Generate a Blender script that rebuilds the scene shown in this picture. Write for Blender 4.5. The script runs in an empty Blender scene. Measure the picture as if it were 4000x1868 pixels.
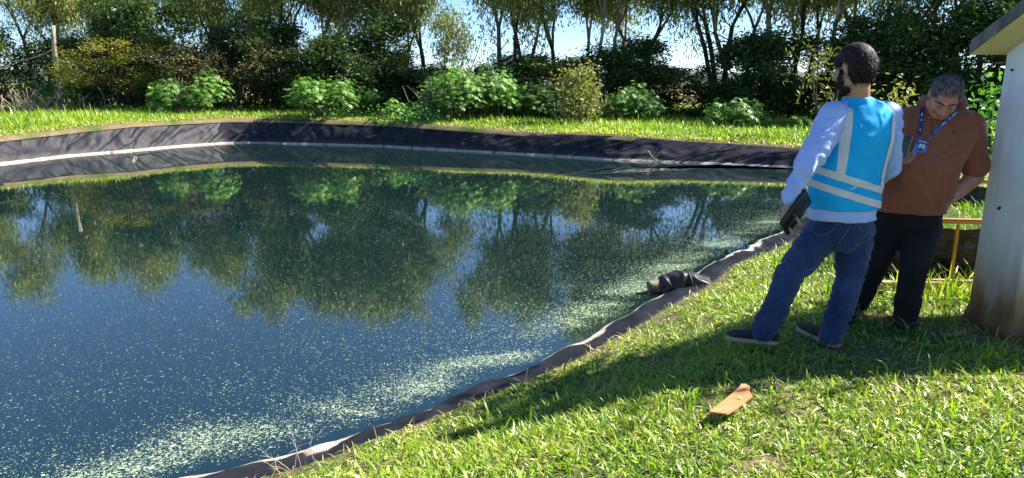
import bpy, bmesh, math, random
import numpy as np
from mathutils import Vector, Matrix, Quaternion, noise
from mathutils.bvhtree import BVHTree

R = math.radians
rs = np.random.RandomState(7)
rng = random.Random(7)
scene = bpy.context.scene
col = scene.collection

# ------------------------------------------------------------------ camera
F, CX, CY = 2770.0, 2000.0, 934.0          # focal length and centre in photograph pixels
PITCH = R(12.5)
CAM = np.array([0.0, 0.0, 1.55])
cp, sp = math.cos(PITCH), math.sin(PITCH)

def ray(u, v):
    a, b = (u - CX) / F, (CY - v) / F
    return np.array([a, cp + b * sp, -sp + b * cp])

def P(u, v, Y=None, z=None):
    d = ray(u, v)
    t = Y / d[1] if Y is not None else (z - CAM[2]) / d[2]
    return CAM + d * t

def proj(p):
    p = np.asarray(p, float) - CAM
    dep = p[..., 1] * cp - p[..., 2] * sp
    up = p[..., 1] * sp + p[..., 2] * cp
    return CX + F * p[..., 0] / dep, CY - F * up / dep, dep

cam = bpy.data.objects.new("camera", bpy.data.cameras.new("camera"))
col.objects.link(cam)
cam.location = CAM
cam.rotation_euler = (R(90) - PITCH, 0, 0)
cam.data.sensor_fit = 'HORIZONTAL'
cam.data.sensor_width = 36
cam.data.lens = F / 4000 * 36
cam.data.clip_start = 0.05
cam.data.clip_end = 20000
scene.camera = cam

# ------------------------------------------------------------------ light
SUN_AZ = (0.965, 0.22)
SUN_EL = R(42)
n_ = math.hypot(*SUN_AZ)
SUN = Vector((SUN_AZ[0] / n_ * math.cos(SUN_EL), SUN_AZ[1] / n_ * math.cos(SUN_EL), math.sin(SUN_EL)))
sl = bpy.data.lights.new("sun", 'SUN')
sl.energy = 5.0
sl.angle = R(0.5)
sl.color = (1.0, 0.95, 0.86)
so = bpy.data.objects.new("sun", sl)
so.rotation_euler = SUN.to_track_quat('Z', 'Y').to_euler()
so.location = (10, -10, 20)
col.objects.link(so)

w = bpy.data.worlds.new("World")
scene.world = w
w.use_nodes = True
nt = w.node_tree
bg = nt.nodes["Background"]
sky = nt.nodes.new("ShaderNodeTexSky")
sky.sky_type = 'NISHITA'
sky.sun_disc = False
sky.sun_elevation = SUN_EL
sky.sun_rotation = math.atan2(SUN_AZ[0], SUN_AZ[1])
sky.air_density = 1.0
sky.dust_density = 0.05
sky.altitude = 2200
sky.ozone_density = 6.0
nt.links.new(sky.outputs[0], bg.inputs[0])
bg.inputs[1].default_value = 0.07

scene.view_settings.view_transform = 'Standard'
scene.view_settings.look = 'None'
scene.view_settings.exposure = 1.7
scene.view_settings.gamma = 1
scene.cycles.max_bounces = 8
scene.cycles.transparent_max_bounces = 12
scene.cycles.sample_clamp_indirect = 6

# ------------------------------------------------------------------ objects and tags
def tag(o, label=None, cat=None, group=None, kind=None):
    if label: o['label'] = label
    if cat: o['category'] = cat
    if group: o['group'] = group
    if kind: o['kind'] = kind
    return o

def empty(name, loc, label=None, cat=None, group=None):
    o = bpy.data.objects.new(name, None)
    o.empty_display_size = 0.2
    o.location = loc
    col.objects.link(o)
    return tag(o, label, cat, group)

def link(name, me, m=None, parent=None, smooth=True):
    """link a mesh given in world coordinates; a child keeps its world place"""
    if m is not None:
        me.materials.append(m)
    if smooth:
        me.polygons.foreach_set('use_smooth', [True] * len(me.polygons))
    o = bpy.data.objects.new(name, me)
    col.objects.link(o)
    if parent is not None:
        o.parent = parent
        if parent.type == 'EMPTY':
            o.matrix_parent_inverse = Matrix.Translation(-Vector(parent.location))
    return o

def children(o): return [c for c in col.objects if c.parent is o]

def copy_thing(root, loc, rz=0.0, sc=1.0, label=None):
    kids = children(root)
    c = root.copy(); col.objects.link(c)
    c.location = loc; c.rotation_euler = (0, 0, rz); c.scale = (sc, sc, sc)
    if label: c['label'] = label
    for k in kids:
        d = k.copy(); col.objects.link(d); d.parent = c
        for g in children(k):
            e = g.copy(); col.objects.link(e); e.parent = d
    return c

def mesh(verts, faces):
    me = bpy.data.meshes.new("m")
    verts = np.asarray(verts, float)
    if isinstance(faces, np.ndarray):
        nf, k = faces.shape
        me.vertices.add(len(verts))
        me.vertices.foreach_set('co', verts.astype(np.float32).ravel())
        me.loops.add(nf * k)
        me.loops.foreach_set('vertex_index', faces.astype(np.int32).ravel())
        me.polygons.add(nf)
        me.polygons.foreach_set('loop_start', np.arange(0, nf * k, k, dtype=np.int32))
        me.update(calc_edges=True)
    else:
        me.from_pydata([tuple(v) for v in verts], [], faces)
        me.update()
    return me

class MB:
    """collects shapes, then becomes one mesh"""
    def __init__(s): s.v, s.f = [], []
    def add(s, v, f):
        o = len(s.v)
        s.v += [tuple(p) for p in v]
        s.f += [tuple(i + o for i in q) for q in f]
        return s
    def tube(s, pts, rad, n=8, cap=True):
        pts = [Vector(p) for p in pts]
        if not hasattr(rad, '__len__'): rad = [rad] * len(pts)
        v, f = [], []
        t0 = (pts[1] - pts[0]).normalized()
        a = t0.orthogonal().normalized()
        for i, p in enumerate(pts):
            t = (pts[min(i + 1, len(pts) - 1)] - pts[max(i - 1, 0)]).normalized()
            a = (a - t * a.dot(t)).normalized()
            b = t.cross(a)
            for k in range(n):
                q = 2 * math.pi * k / n
                v.append(p + (a * math.cos(q) + b * math.sin(q)) * rad[i])
        for i in range(len(pts) - 1):
            for k in range(n):
                f.append((i * n + k, i * n + (k + 1) % n, (i + 1) * n + (k + 1) % n, (i + 1) * n + k))
        if cap:
            f.append(tuple(range(n - 1, -1, -1)))
            f.append(tuple(range((len(pts) - 1) * n, len(pts) * n)))
        return s.add(v, f)
    def cap(s, p0, r0, p1, r1, n=16):
        p0, p1 = Vector(p0), Vector(p1)
        t = (p1 - p0).normalized()
        pts, rad = [], []
        for k in range(5):
            q = math.pi / 2 * (1 - k / 5)
            pts.append(p0 - t * r0 * math.sin(q)); rad.append(max(r0 * math.cos(q), r0 * .05))
        for k in range(0, 7):
            x = k / 6
            pts.append(p0.lerp(p1, x)); rad.append(r0 + (r1 - r0) * x)
        for k in range(1, 6):
            q = math.pi / 2 * k / 5
            pts.append(p1 + t * r1 * math.sin(q)); rad.append(max(r1 * math.cos(q), r1 * .05))
        return s.tube(pts, rad, n)
    def chain(s, pts, rad, n=16):
        for i in range(len(pts) - 1):
            s.cap(pts[i], rad[i], pts[i + 1], rad[i + 1], n)
        return s
    def loft(s, rings, n=28, ex=2.0):
        v, f = [], []
        for c, A, B in rings:
            c, A, B = Vector(c), Vector(A), Vector(B)
            for k in range(n):
                q = 2 * math.pi * k / n
                cx, sx = math.cos(q), math.sin(q)
                e = 2 / ex
                v.append(c + A * math.copysign(abs(cx) ** e, cx) + B * math.copysign(abs(sx) ** e, sx))
        m = len(rings)
        for i in range(m - 1):
            for k in range(n):
                f.append((i * n + k, i * n + (k + 1) % n, (i + 1) * n + (k + 1) % n, (i + 1) * n + k))
        f.append(tuple(range(n - 1, -1, -1)))
        f.append(tuple(range((m - 1) * n, m * n)))
        return s.add(v, f)
    def ell(s, c, r, M=None, nu=20, nv=12):
        v, f = [], []
        M = M or Matrix.Identity(3)
        c = Vector(c)
        for i in range(nv + 1):
            th = math.pi * i / nv
            st = max(math.sin(th), 0.02)
            for k in range(nu):
                q = 2 * math.pi * k / nu
                v.append(c + M @ Vector((r[0] * st * math.cos(q), r[1] * st * math.sin(q), r[2] * math.cos(th))))
        for i in range(nv):
            for k in range(nu):
                f.append((i * nu + k, (i + 1) * nu + k, (i + 1) * nu + (k + 1) % nu, i * nu + (k + 1) % nu))
        f.append(tuple(range(nu)))
        f.append(tuple(range(nv * nu + nu - 1, nv * nu - 1, -1)))
        return s.add(v, f)
    def box(s, c, h, M=None, bev=0.0):
        M = M or Matrix.Identity(3)
        bm = bmesh.new()
        bmesh.ops.create_cube(bm, size=2)
        for q in bm.verts: q.co = Vector((q.co.x * h[0], q.co.y * h[1], q.co.z * h[2]))
        if bev:
            bmesh.ops.bevel(bm, geom=list(bm.edges), offset=bev, segments=2, affect='EDGES', profile=.5)
        bm.verts.index_update()
        v = [Vector(c) + M @ q.co for q in bm.verts]
        f = [tuple(x.index for x in q.verts) for q in bm.faces]
        bm.free()
        return s.add(v, f)
    def ribbon(s, pts, wid, thick, nrm):
        """flat band through pts; wid half width, nrm normals"""
        v, f = [], []
        for i, p in enumerate(pts):
            p = Vector(p)
            t = (Vector(pts[min(i + 1, len(pts) - 1)]) - Vector(pts[max(i - 1, 0)])).normalized()
            nn = Vector(nrm[i] if isinstance(nrm, list) else nrm)
            b = t.cross(nn).normalized(); nn = b.cross(t).normalized()
            for sx, sy in ((-1, 0), (1, 0), (1, 1), (-1, 1)):
                v.append(p + b * wid * sx + nn * thick * sy)
        m = len(pts)
        for i in range(m - 1):
            for k in range(4):
                f.append((i * 4 + k, i * 4 + (k + 1) % 4, (i + 1) * 4 + (k + 1) % 4, (i + 1) * 4 + k))
        f.append((3, 2, 1, 0)); f.append(tuple((m - 1) * 4 + k for k in range(4)))
        return s.add(v, f)
    def build(s, name, m, parent=None, smooth=True):
        return link(name, mesh(s.v, s.f), m, parent, smooth)
    def remesh(s, name, m, parent=None, vox=0.012, it=6, disp=None):
        me = mesh(s.v, s.f)
        o = bpy.data.objects.new("tmp", me)
        col.objects.link(o)
        r = o.modifiers.new('r', 'REMESH'); r.mode = 'VOXEL'; r.voxel_size = vox; r.adaptivity = 0
        q = o.modifiers.new('s', 'SMOOTH'); q.factor = .5; q.iterations = it
        dg = bpy.context.evaluated_depsgraph_get()
        me2 = bpy.data.meshes.new_from_object(o.evaluated_get(dg))
        bpy.data.objects.remove(o)
        if disp:
            k = len(me2.vertices)
            co = np.empty(k * 3); me2.vertices.foreach_get('co', co); co = co.reshape(-1, 3)
            no = np.empty(k * 3); me2.vertices.foreach_get('normal', no); no = no.reshape(-1, 3)
            d = np.array([disp(Vector(c), Vector(nn)) for c, nn in zip(co, no)])
            co = co + no * d[:, None]
            me2.vertices.foreach_set('co', co.astype(np.float32).ravel()); me2.update()
        return link(name, me2, m, parent)

def bvh_of(o):
    me = o.data
    # a part built here keeps world coordinates, so no matrix is needed
    return BVHTree.FromPolygons([v.co.copy() for v in me.vertices], [tuple(p.vertices) for p in me.polygons])

# ------------------------------------------------------------------ materials
def newmat(name):
    m = bpy.data.materials.new(name)
    m.use_nodes = True
    nt = m.node_tree
    return m, nt, nt.nodes, nt.links, nt.nodes["Principled BSDF"]

def N(nt, typ, **kw):
    n = nt.nodes.new(typ)
    for k, v in kw.items():
        if k.startswith('i_'):
            key = k[2:]
            n.inputs[int(key) if key.isdigit() else key.replace('_', ' ')].default_value = v
        else:
            setattr(n, k, v)
    return n

def rgb(c): return (c[0], c[1], c[2], 1.0)

def ramp(nt, fac, stops, interp='LINEAR'):
    r = nt.nodes.new("ShaderNodeValToRGB")
    r.color_ramp.interpolation = interp
    e = r.color_ramp.elements
    while len(e) < len(stops): e.new(0.5)
    for q, (p, c) in zip(e, stops):
        q.position = p
        q.color = rgb(c) if hasattr(c, '__len__') else (c, c, c, 1)
    nt.links.new(fac, r.inputs[0])
    return r.outputs[0]

def mixc(nt, fac, a, b, mode='MIX'):
    n = nt.nodes.new("ShaderNodeMix"); n.data_type = 'RGBA'; n.blend_type = mode
    def put(sock, x):
        if isinstance(x, bpy.types.NodeSocket): nt.links.new(x, sock)
        elif hasattr(x, '__len__'): sock.default_value = rgb(x)
        else: sock.default_value = x
    put(n.inputs[0], fac); put(n.inputs[6], a); put(n.inputs[7], b)
    return n.outputs[2]

def math_(nt, op, a, b=None, c=None, clamp=False):
    n = nt.nodes.new("ShaderNodeMath"); n.operation = op; n.use_clamp = clamp
    for i, x in enumerate((a, b, c)):
        if x is None: continue
        if isinstance(x, bpy.types.NodeSocket): nt.links.new(x, n.inputs[i])
        else: n.inputs[i].default_value = x
    return n.outputs[0]

def noise_(nt, scale, detail=4, vec=None, rough=.55, dist=0):
    n = N(nt, "ShaderNodeTexNoise", i_Scale=scale, i_Detail=detail, i_Roughness=rough, i_Distortion=dist)
    if vec is not None: nt.links.new(vec, n.inputs['Vector'])
    return n.outputs[0]

def pos_(nt, scale=None, rot=None):
    g = N(nt, "ShaderNodeNewGeometry").outputs['Position']
    if scale or rot:
        m = N(nt, "ShaderNodeMapping")
        if scale: m.inputs['Scale'].default_value = scale
        if rot: m.inputs['Rotation'].default_value = rot
        nt.links.new(g, m.inputs[0]); return m.outputs[0]
    return g

def bump_(nt, h, strength, dist):
    b = N(nt, "ShaderNodeBump", i_Strength=strength, i_Distance=dist)
    nt.links.new(h, b.inputs['Height'])
    return b.outputs[0]

def pmat(name, stops, scale=6, rough=.7, bump=0, bdist=.01, bscale=40, spec=.5, detail=5, vscale=None, metal=0, sheen=0, lo=.35, hi=.65):
    """noise coloured surface with a fine bump"""
    m, nt, nodes, links, b = newmat(name)
    p = pos_(nt, vscale)
    k = len(stops)
    c = ramp(nt, noise_(nt, scale, detail, p), [(lo + (hi - lo) * i / max(1, k - 1), s) for i, s in enumerate(stops)])
    links.new(c, b.inputs['Base Color'])
    b.inputs['Roughness'].default_value = rough
    b.inputs['Specular IOR Level'].default_value = spec
    b.inputs['Metallic'].default_value = metal
    if sheen: b.inputs['Sheen Weight'].default_value = sheen
    if bump:
        links.new(bump_(nt, noise_(nt, bscale, 4, p), bump, bdist), b.inputs['Normal'])
    return m

def leafmat(name, stops, rough=.45, trans=.35, spec=.4, attr='tone', tcol=None):
    """leaves and blades: colour from each leaf's own tone, light comes through"""
    m, nt, nodes, links, b = newmat(name)
    a = N(nt, "ShaderNodeAttribute", attribute_name=attr)
    k = len(stops)
    c = ramp(nt, a.outputs['Fac'], [(i / max(1, k - 1), s) for i, s in enumerate(stops)])
    links.new(c, b.inputs['Base Color'])
    b.inputs['Roughness'].default_value = rough
    b.inputs['Specular IOR Level'].default_value = spec
    t = N(nt, "ShaderNodeBsdfTranslucent")
    tc = mixc(nt, 1.0, c, tcol or (1.5, 1.6, .5), 'MULTIPLY')
    links.new(tc, t.inputs[0])
    mx = N(nt, "ShaderNodeMixShader", i_0=trans)
    links.new(b.outputs[0], mx.inputs[1]); links.new(t.outputs[0], mx.inputs[2])
    links.new(mx.outputs[0], nodes["Material Output"].inputs[0])
    return m

def set_attr(me, name, vals):
    a = me.attributes.new(name, 'FLOAT', 'POINT')
    a.data.foreach_set('value', np.asarray(vals, np.float32))
# ------------------------------------------------------------------ pond outline
ZW = -0.55

def resample(pts, n):
    pts = np.asarray(pts, float)
    s = np.concatenate([[0], np.cumsum(np.linalg.norm(np.diff(pts[:, :2], axis=0), axis=1))])
    q = np.linspace(0, s[-1], n)
    return np.stack([np.interp(q, s, pts[:, k]) for k in range(pts.shape[1])], 1)

near_w = [(700,1868),(887,1838),(1073,1793),(1206,1754),(1361,1699),(1517,1659),(1703,1593),(1793,1536),(1925,1494),(2010,1460),
          (2090,1434),(2185,1375),(2255,1338),(2326,1300),(2378,1269),(2465,1228),(2500,1196),(2547,1176),(2630,1120),(2721,1068),(2791,1024),
          (2861,990),(3000,926),(3060,903)]
near_c = [(1031,1859),(1186,1824),(1361,1758),(1500,1697),(1642,1652),(1764,1602),(1878,1555),(1972,1522),(2043,1489),(2140,1450),
          (2240,1412),(2331,1357),(2444,1300),(2500,1268),(2582,1216),(2640,1182),(2756,1123),(2814,1083),(2872,1030),(3000,984),(3060,955)]
FB = 0.11
Wn = [P(u, v, z=ZW) for u, v in near_w]
Cn = [P(u, v, z=ZW + FB) for u, v in near_c]
dn = np.array([-.65, -.76, 0])
CORN_W = np.array([9.3, 16.2, ZW]); CORN_C = np.array([10.0, 15.7, .1])
Wn = [Wn[0] + dn * 9] + Wn + [CORN_W]
c0 = Cn[0] + dn * 9.6 + np.array([.06, -.05, 0])
Cn = [c0, Cn[0] + dn * .9] + Cn + [np.array([7.6, 13.2, -.2]), CORN_C]
far_w = [(3110,659),(3000,652),(2669,637),(2413,628),(2151,611),(2000,602),(1692,585),(1494,573),(1250,565),(1093,562),(1000,559),(873,561),(698,573),(494,592),(262,611),(0,643)]
far_c = [(3110,581),(3000,571),(2669,551),(2413,531),(2151,523),(2000,515),(1692,492),(1494,480),(1250,472),(1093,468),(1000,466),(873,466),(698,475),(494,485),(262,509),(0,538)]
Wf, Cf = [], []
for (u, v), (u2, v2) in zip(far_w, far_c):
    a = P(u, v, z=ZW); Wf.append(a)
    h = math.hypot(a[0], a[1])
    d = ray(u2, v2)
    t = (h + .62) / math.hypot(d[0], d[1])
    Cf.append(CAM + d * t)
dl = np.array([-.65, -.76, 0])
Wf = [CORN_W] + Wf + [Wf[-1] + dl * 12]
Cf = [CORN_C] + Cf + [Cf[-1] + dl * 12.4]
Wc = [Wf[-1], np.array([-17, -1.5, ZW]), np.array([-12, -5, ZW]), Wn[0]]
Cc = [Cf[-1], np.array([-17.6, -2, .1]), np.array([-12.2, -5.8, -.1]), Cn[0]]
W_ = np.concatenate([resample(Wn, 420)[:-1], resample(Wf, 420)[:-1], resample(Wc, 90)[:-1]])
C_ = np.concatenate([resample(Cn, 420)[:-1], resample(Cf, 420)[:-1], resample(Cc, 90)[:-1]])
NL = len(W_)
def smooth_loop(a, k):
    for _ in range(k):
        a = (np.roll(a, 1, 0) + a * 2 + np.roll(a, -1, 0)) / 4
    return a
W_, C_ = smooth_loop(W_, 3), smooth_loop(C_, 3)
T_ = np.roll(C_, -6, 0) - np.roll(C_, 6, 0)
T_[:, 2] = 0
T_ = smooth_loop(T_, 30)
T_ /= np.linalg.norm(T_, axis=1)[:, None]
OUT = np.stack([T_[:, 1], -T_[:, 0], np.zeros(NL)], 1)
S_ = np.concatenate([[0], np.cumsum(np.linalg.norm(np.diff(C_[:, :2], axis=0), axis=1))])
LI = np.arange(NL)
nearness = np.clip(np.minimum((400 - LI) / 60.0, 1), 0, 1)          # 1 along the near bank, 0 elsewhere
nearness[LI > 860] = np.clip((LI[LI > 860] - 860) / 60.0, 0, 1)

def vnoise(p, sc, seed=0):
    return np.array([noise.noise(Vector((q[0] * sc + seed, q[1] * sc - seed, (q[2] if len(q) > 2 else 0) * sc + seed * .37))) for q in p])

# ------------------------------------------------------------------ ground: rings that follow the pond
DS = [-.10, 0, .04, .09, .15, .22, .3, .4, .5, .62, .75, .9, 1.05, 1.2, 1.4, 1.6, 1.85, 2.1, 2.4, 2.8, 3.3, 4, 5, 6.5, 8.5, 11, 14, 18, 24, 32, 45, 70, 120, 250, 600, 1500, 4000]
rings = []
for d in DS:
    q = C_ + OUT * d
    dd = max(d, 0)
    prof = np.interp(dd, [0, .12, .5, .9, 1.25, 1.6, 2.0, 60], [0, .025, .11, .25, .37, .43, .44, .44])
    zn = C_[:, 2] + prof
    rise = np.interp(dd, [0, .2, .8, 2.5, 60], [0, .05, .07, .05, .0])
    far_level = .16
    f2 = np.interp(dd, [0, 3, 12], [0, .25, 1])
    zf = (C_[:, 2] + rise) * (1 - f2) + far_level * f2
    z = zn * nearness + zf * (1 - nearness)
    z = z * (1 - np.interp(dd, [30, 120], [0, 1])) + .1 * np.interp(dd, [30, 120], [0, 1])
    if d < 0: z = z - .10
    elif d <= 45:
        amp = np.interp(dd, [0, .3, 2, 10], [.0, .02, .03, .06])
        z = z + amp * vnoise(q, .9, 3) + amp * .5 * vnoise(q, 2.6, 5)
    q[:, 2] = z
    rings.append(q)
G = np.array(rings)                                   # ring, loop, xyz
nr = len(DS)
gv = G.reshape(-1, 3)
gf = []
for i in range(nr - 1):
    a = np.arange(NL); b = (a + 1) % NL
    gf.append(np.stack([i * NL + a, (i + 1) * NL + a, (i + 1) * NL + b, i * NL + b], 1))
gf = np.concatenate(gf)
ground_bvh = BVHTree.FromPolygons([Vector(v) for v in gv], [tuple(int(k) for k in f) for f in gf])
def gz(x, y):
    h = ground_bvh.ray_cast(Vector((x, y, 50)), Vector((0, 0, -1)))
    return h[0].z if h[0] else 0.0
def gat(u, D):
    """ground point seen in column u at horizontal depth D"""
    x = (u - CX) / F * (D * cp + 1.4 * sp)
    return Vector((x, D, gz(x, D)))

def ground_mat():
    m, nt, nodes, links, b = newmat("soil_and_turf")
    p = pos_(nt)
    n1 = noise_(nt, 1.3, 6, p)
    n2 = noise_(nt, 38, 6, p, .7)
    soil = ramp(nt, n2, [(.3, (.05, .03, .015)), (.5, (.17, .125, .07)), (.7, (.36, .28, .17))])
    turf = ramp(nt, n2, [(.3, (.02, .04, .008)), (.55, (.06, .10, .02)), (.75, (.16, .17, .05))])
    d = N(nt, "ShaderNodeAttribute", attribute_name="bare")
    f = ramp(nt, math_(nt, 'ADD', math_(nt, 'MULTIPLY', n1, .9), d.outputs['Fac']), [(.42, 0.0), (.62, 1.0)])
    far = N(nt, "ShaderNodeAttribute", attribute_name="far")
    c = mixc(nt, f, turf, soil)
    dry = ramp(nt, noise_(nt, .12, 6, p), [(.35, (.12, .13, .04)), (.6, (.30, .25, .11))])
    c = mixc(nt, far.outputs['Fac'], c, dry)
    links.new(c, b.inputs['Base Color'])
    b.inputs['Roughness'].default_value = .95
    b.inputs['Specular IOR Level'].default_value = .15
    links.new(bump_(nt, noise_(nt, 25, 6, p, .7), .8, .03), b.inputs['Normal'])
    return m
gme = mesh(gv, gf)
bare = np.zeros((nr, NL)); far = np.zeros((nr, NL))
for i, d in enumerate(DS):
    bare[i] = np.interp(d, [0, .12, .3, .7, 3, 20], [.10, .06, .05, .08, .08, -.05])
    far[i] = np.interp(d, [13, 22], [0, 1]) * (1 - nearness * (d < 20))
set_attr(gme, 'bare', bare.ravel()); set_attr(gme, 'far', far.ravel())
GROUND = link("ground", gme, ground_mat())
tag(GROUND, "grassy ground of short turf and bare earth around the pond", "ground", kind='structure')

# ------------------------------------------------------------------ liner
def liner_mat():
    m, nt, nodes, links, b = newmat("black_liner")
    p = pos_(nt)
    z = N(nt, "ShaderNodeSeparateXYZ"); links.new(p, z.inputs[0])
    hgt = math_(nt, 'SUBTRACT', z.outputs[2], ZW)
    wob = math_(nt, 'MULTIPLY_ADD', noise_(nt, 2.2, 3, p), .05, -.025)
    hh = math_(nt, 'ADD', hgt, wob)
    at = N(nt, "ShaderNodeAttribute", attribute_name="near").outputs['Fac']
    n = noise_(nt, 3.0, 6, p)
    basec = ramp(nt, n, [(.3, (.012, .012, .017)), (.5, (.020, .020, .026)), (.7, (.036, .035, .043))])
    dust = ramp(nt, noise_(nt, 1.1, 5, pos_(nt, (1, 1, .35)), .6), [(.5, 0.0), (.8, .08)])
    basec = mixc(nt, dust, basec, (.16, .14, .13))
    basec = mixc(nt, math_(nt, 'MULTIPLY', at, .55), basec, (.006, .0075, .012))
    # stained tide line: pale crust at the water, tan above it, fading out
    lim = mixc(nt, at, (.052, .052, .052), (.026, .026, .026))
    tan_top = mixc(nt, at, (.20, .20, .20), (.055, .055, .055))
    rel = math_(nt, 'DIVIDE', hh, lim)
    crust = ramp(nt, rel, [(.75, 1.0), (1.0, 0.0)])
    rel2 = math_(nt, 'DIVIDE', hh, tan_top)
    tanf = math_(nt, 'MULTIPLY', ramp(nt, rel2, [(.12, .7), (.35, .22), (1.0, 0.0)]), math_(nt, 'MULTIPLY_ADD', at, -.75, 1.0))
    crust_c = ramp(nt, noise_(nt, 9, 4, pos_(nt, (1, 1, 9))), [(.35, (.26, .22, .17)), (.6, (.50, .46, .40))])
    c = mixc(nt, tanf, basec, (.17, .14, .12))
    c = mixc(nt, crust, c, crust_c)
    # welded seams
    s = N(nt, "ShaderNodeAttribute", attribute_name="seam").outputs['Fac']
    c = mixc(nt, math_(nt, 'MULTIPLY', s, .8), c, (.006, .006, .008))
    links.new(c, b.inputs['Base Color'])
    r = mixc(nt, tanf, (.52, .52, .52), (.85, .85, .85))
    links.new(r, b.inputs['Roughness'])
    b.inputs['Specular IOR Level'].default_value = .12
    ar = N(nt, "ShaderNodeAttribute", attribute_name="arc").outputs['Fac']
    qq = N(nt, "ShaderNodeAttribute", attribute_name="slope").outputs['Fac']
    cv = N(nt, "ShaderNodeCombineXYZ")
    links.new(math_(nt, 'MULTIPLY_ADD', qq, .55, ar), cv.inputs[0]); links.new(math_(nt, 'MULTIPLY', qq, .45), cv.inputs[1])
    f1_ = noise_(nt, 1.25, 1.5, cv.outputs[0], .5, .8)
    cr = ramp(nt, f1_, [(.30, 0.0), (.44, .35), (.50, 1.0), (.56, .35), (.72, 0.0)])
    hb = math_(nt, 'ADD', math_(nt, 'MULTIPLY', cr, math_(nt, 'SUBTRACT', 1.0, at)), math_(nt, 'MULTIPLY', noise_(nt, 7, 5, p), .25))
    links.new(bump_(nt, hb, .6, .07), b.inputs['Normal'])
    return m

K = 18
rows = []
inw = W_ - C_; inw[:, 2] = 0
inw /= np.maximum(np.linalg.norm(inw, axis=1)[:, None], 1e-6)
inw = smooth_loop(inw, 6)
rows.append(np.concatenate([(W_ + inw * 1.3)[:, :2], np.full((NL, 1), ZW - .95)], 1))
rows.append(np.concatenate([(W_ + inw * .22)[:, :2], np.full((NL, 1), ZW - .16)], 1))
qs = [-1, -.3]
fold_s = S_
def fold(s, q, seed):
    """creases that run askew down the slope"""
    x = s * .55 + q * .55 + 1.3 * noise.noise(Vector((s * .35, q * .8, seed)))
    a = noise.noise(Vector((x * 1.3, .2 * q, seed + 3.1)))
    r = 1 - abs(2.2 * a)
    r = max(r, 0) ** 3
    x2 = s * 1.5 - q * .9 + .8 * noise.noise(Vector((s * .8, q * 1.2, seed + 9)))
    a2 = noise.noise(Vector((x2 * 1.1, .3 * q, seed + 5.1)))
    r2 = max(1 - abs(2.6 * a2), 0) ** 3
    return r * .6 + r2 * .4
for k in range(K + 1):
    q = k / K
    base = W_ * (1 - q) + C_ * q
    nb = nearness
    bulge = math.sin(math.pi * q)
    z = base[:, 2] + bulge * (.012 * nb + .03 * (1 - nb))
    # far liner hangs: steeper at the top
    off = np.array([fold(s, q * 1.1, 2.0) for s in fold_s])
    env = .06 + .94 * math.sin(math.pi * min(q * 1.05, 1))
    top = 1 - .9 * q ** 4
    amp = (.15 * (1 - nb)) * env * top
    sg = np.array([.06 * noise.noise(Vector((s * .33, q * .9, 8))) + .025 * noise.noise(Vector((s * 1.4, q * 1.3, 4))) for s in fold_s]) * env
    nrm = (inw * .6 + np.array([0, 0, .8]))
    nn = np.array([noise.noise(Vector((s * 1.7, q * .8, 1))) * .040 + (max(0, 1 - 3 * abs(noise.noise(Vector((s * 2.6 + q * 1.2, q * .5, 6))))) - .3) * .022 + noise.noise(Vector((s * 8, q * 2, 3))) * .006 for s in fold_s]) * nb * (.5 + .5 * bulge)
    disp = (off - .3) * amp + sg * (1 - nb) + nn
    base = base.copy(); base[:, 2] = z
    rows.append(base + nrm * disp[:, None]); qs.append(q)
b0 = C_ + OUT * .10; b0[:, 2] = C_[:, 2] - .09
rows.append(b0); qs.append(1.2)
L = np.array(rows)
lf = []
a = np.arange(NL); b = (a + 1) % NL
for i in range(len(L) - 1):
    lf.append(np.stack([i * NL + a, i * NL + b, (i + 1) * NL + b, (i + 1) * NL + a], 1))
lme = mesh(L.reshape(-1, 3), np.concatenate(lf))
set_attr(lme, 'near', np.tile(nearness, (len(L), 1)).ravel())
set_attr(lme, 'arc', np.tile(S_, (len(L), 1)).ravel()); set_attr(lme, 'slope', np.repeat(np.array([-1, -.3] + [k / K for k in range(K + 1)] + [1.2]), NL))
seam = np.zeros((len(L), NL))
smax = S_[-1]
seam_u = [2990, 2670, 2430, 2160, 2050, 1930, 1700, 1610, 1500, 1270, 1095, 430]
S_far = [np.argmin(np.abs(proj(W_[420:838])[0] - u)) + 420 for u in seam_u]
for i, q in enumerate(qs):
    for j, s0 in enumerate(S_far):
        lean = (.28 if j % 3 else -.15) if s0 < 700 else .9
        seam[i] = np.maximum(seam[i], np.clip(1 - np.abs(S_ - S_[s0] + lean * (q - .0)) / .055, 0, 1) * (1 if 0 <= q <= 1 else 0))
set_attr(lme, 'seam', seam.ravel())
LINER = link("pond_liner", lme, liner_mat())
tag(LINER, "black creased plastic liner around the pond with a pale tide line", "pond liner")

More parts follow.
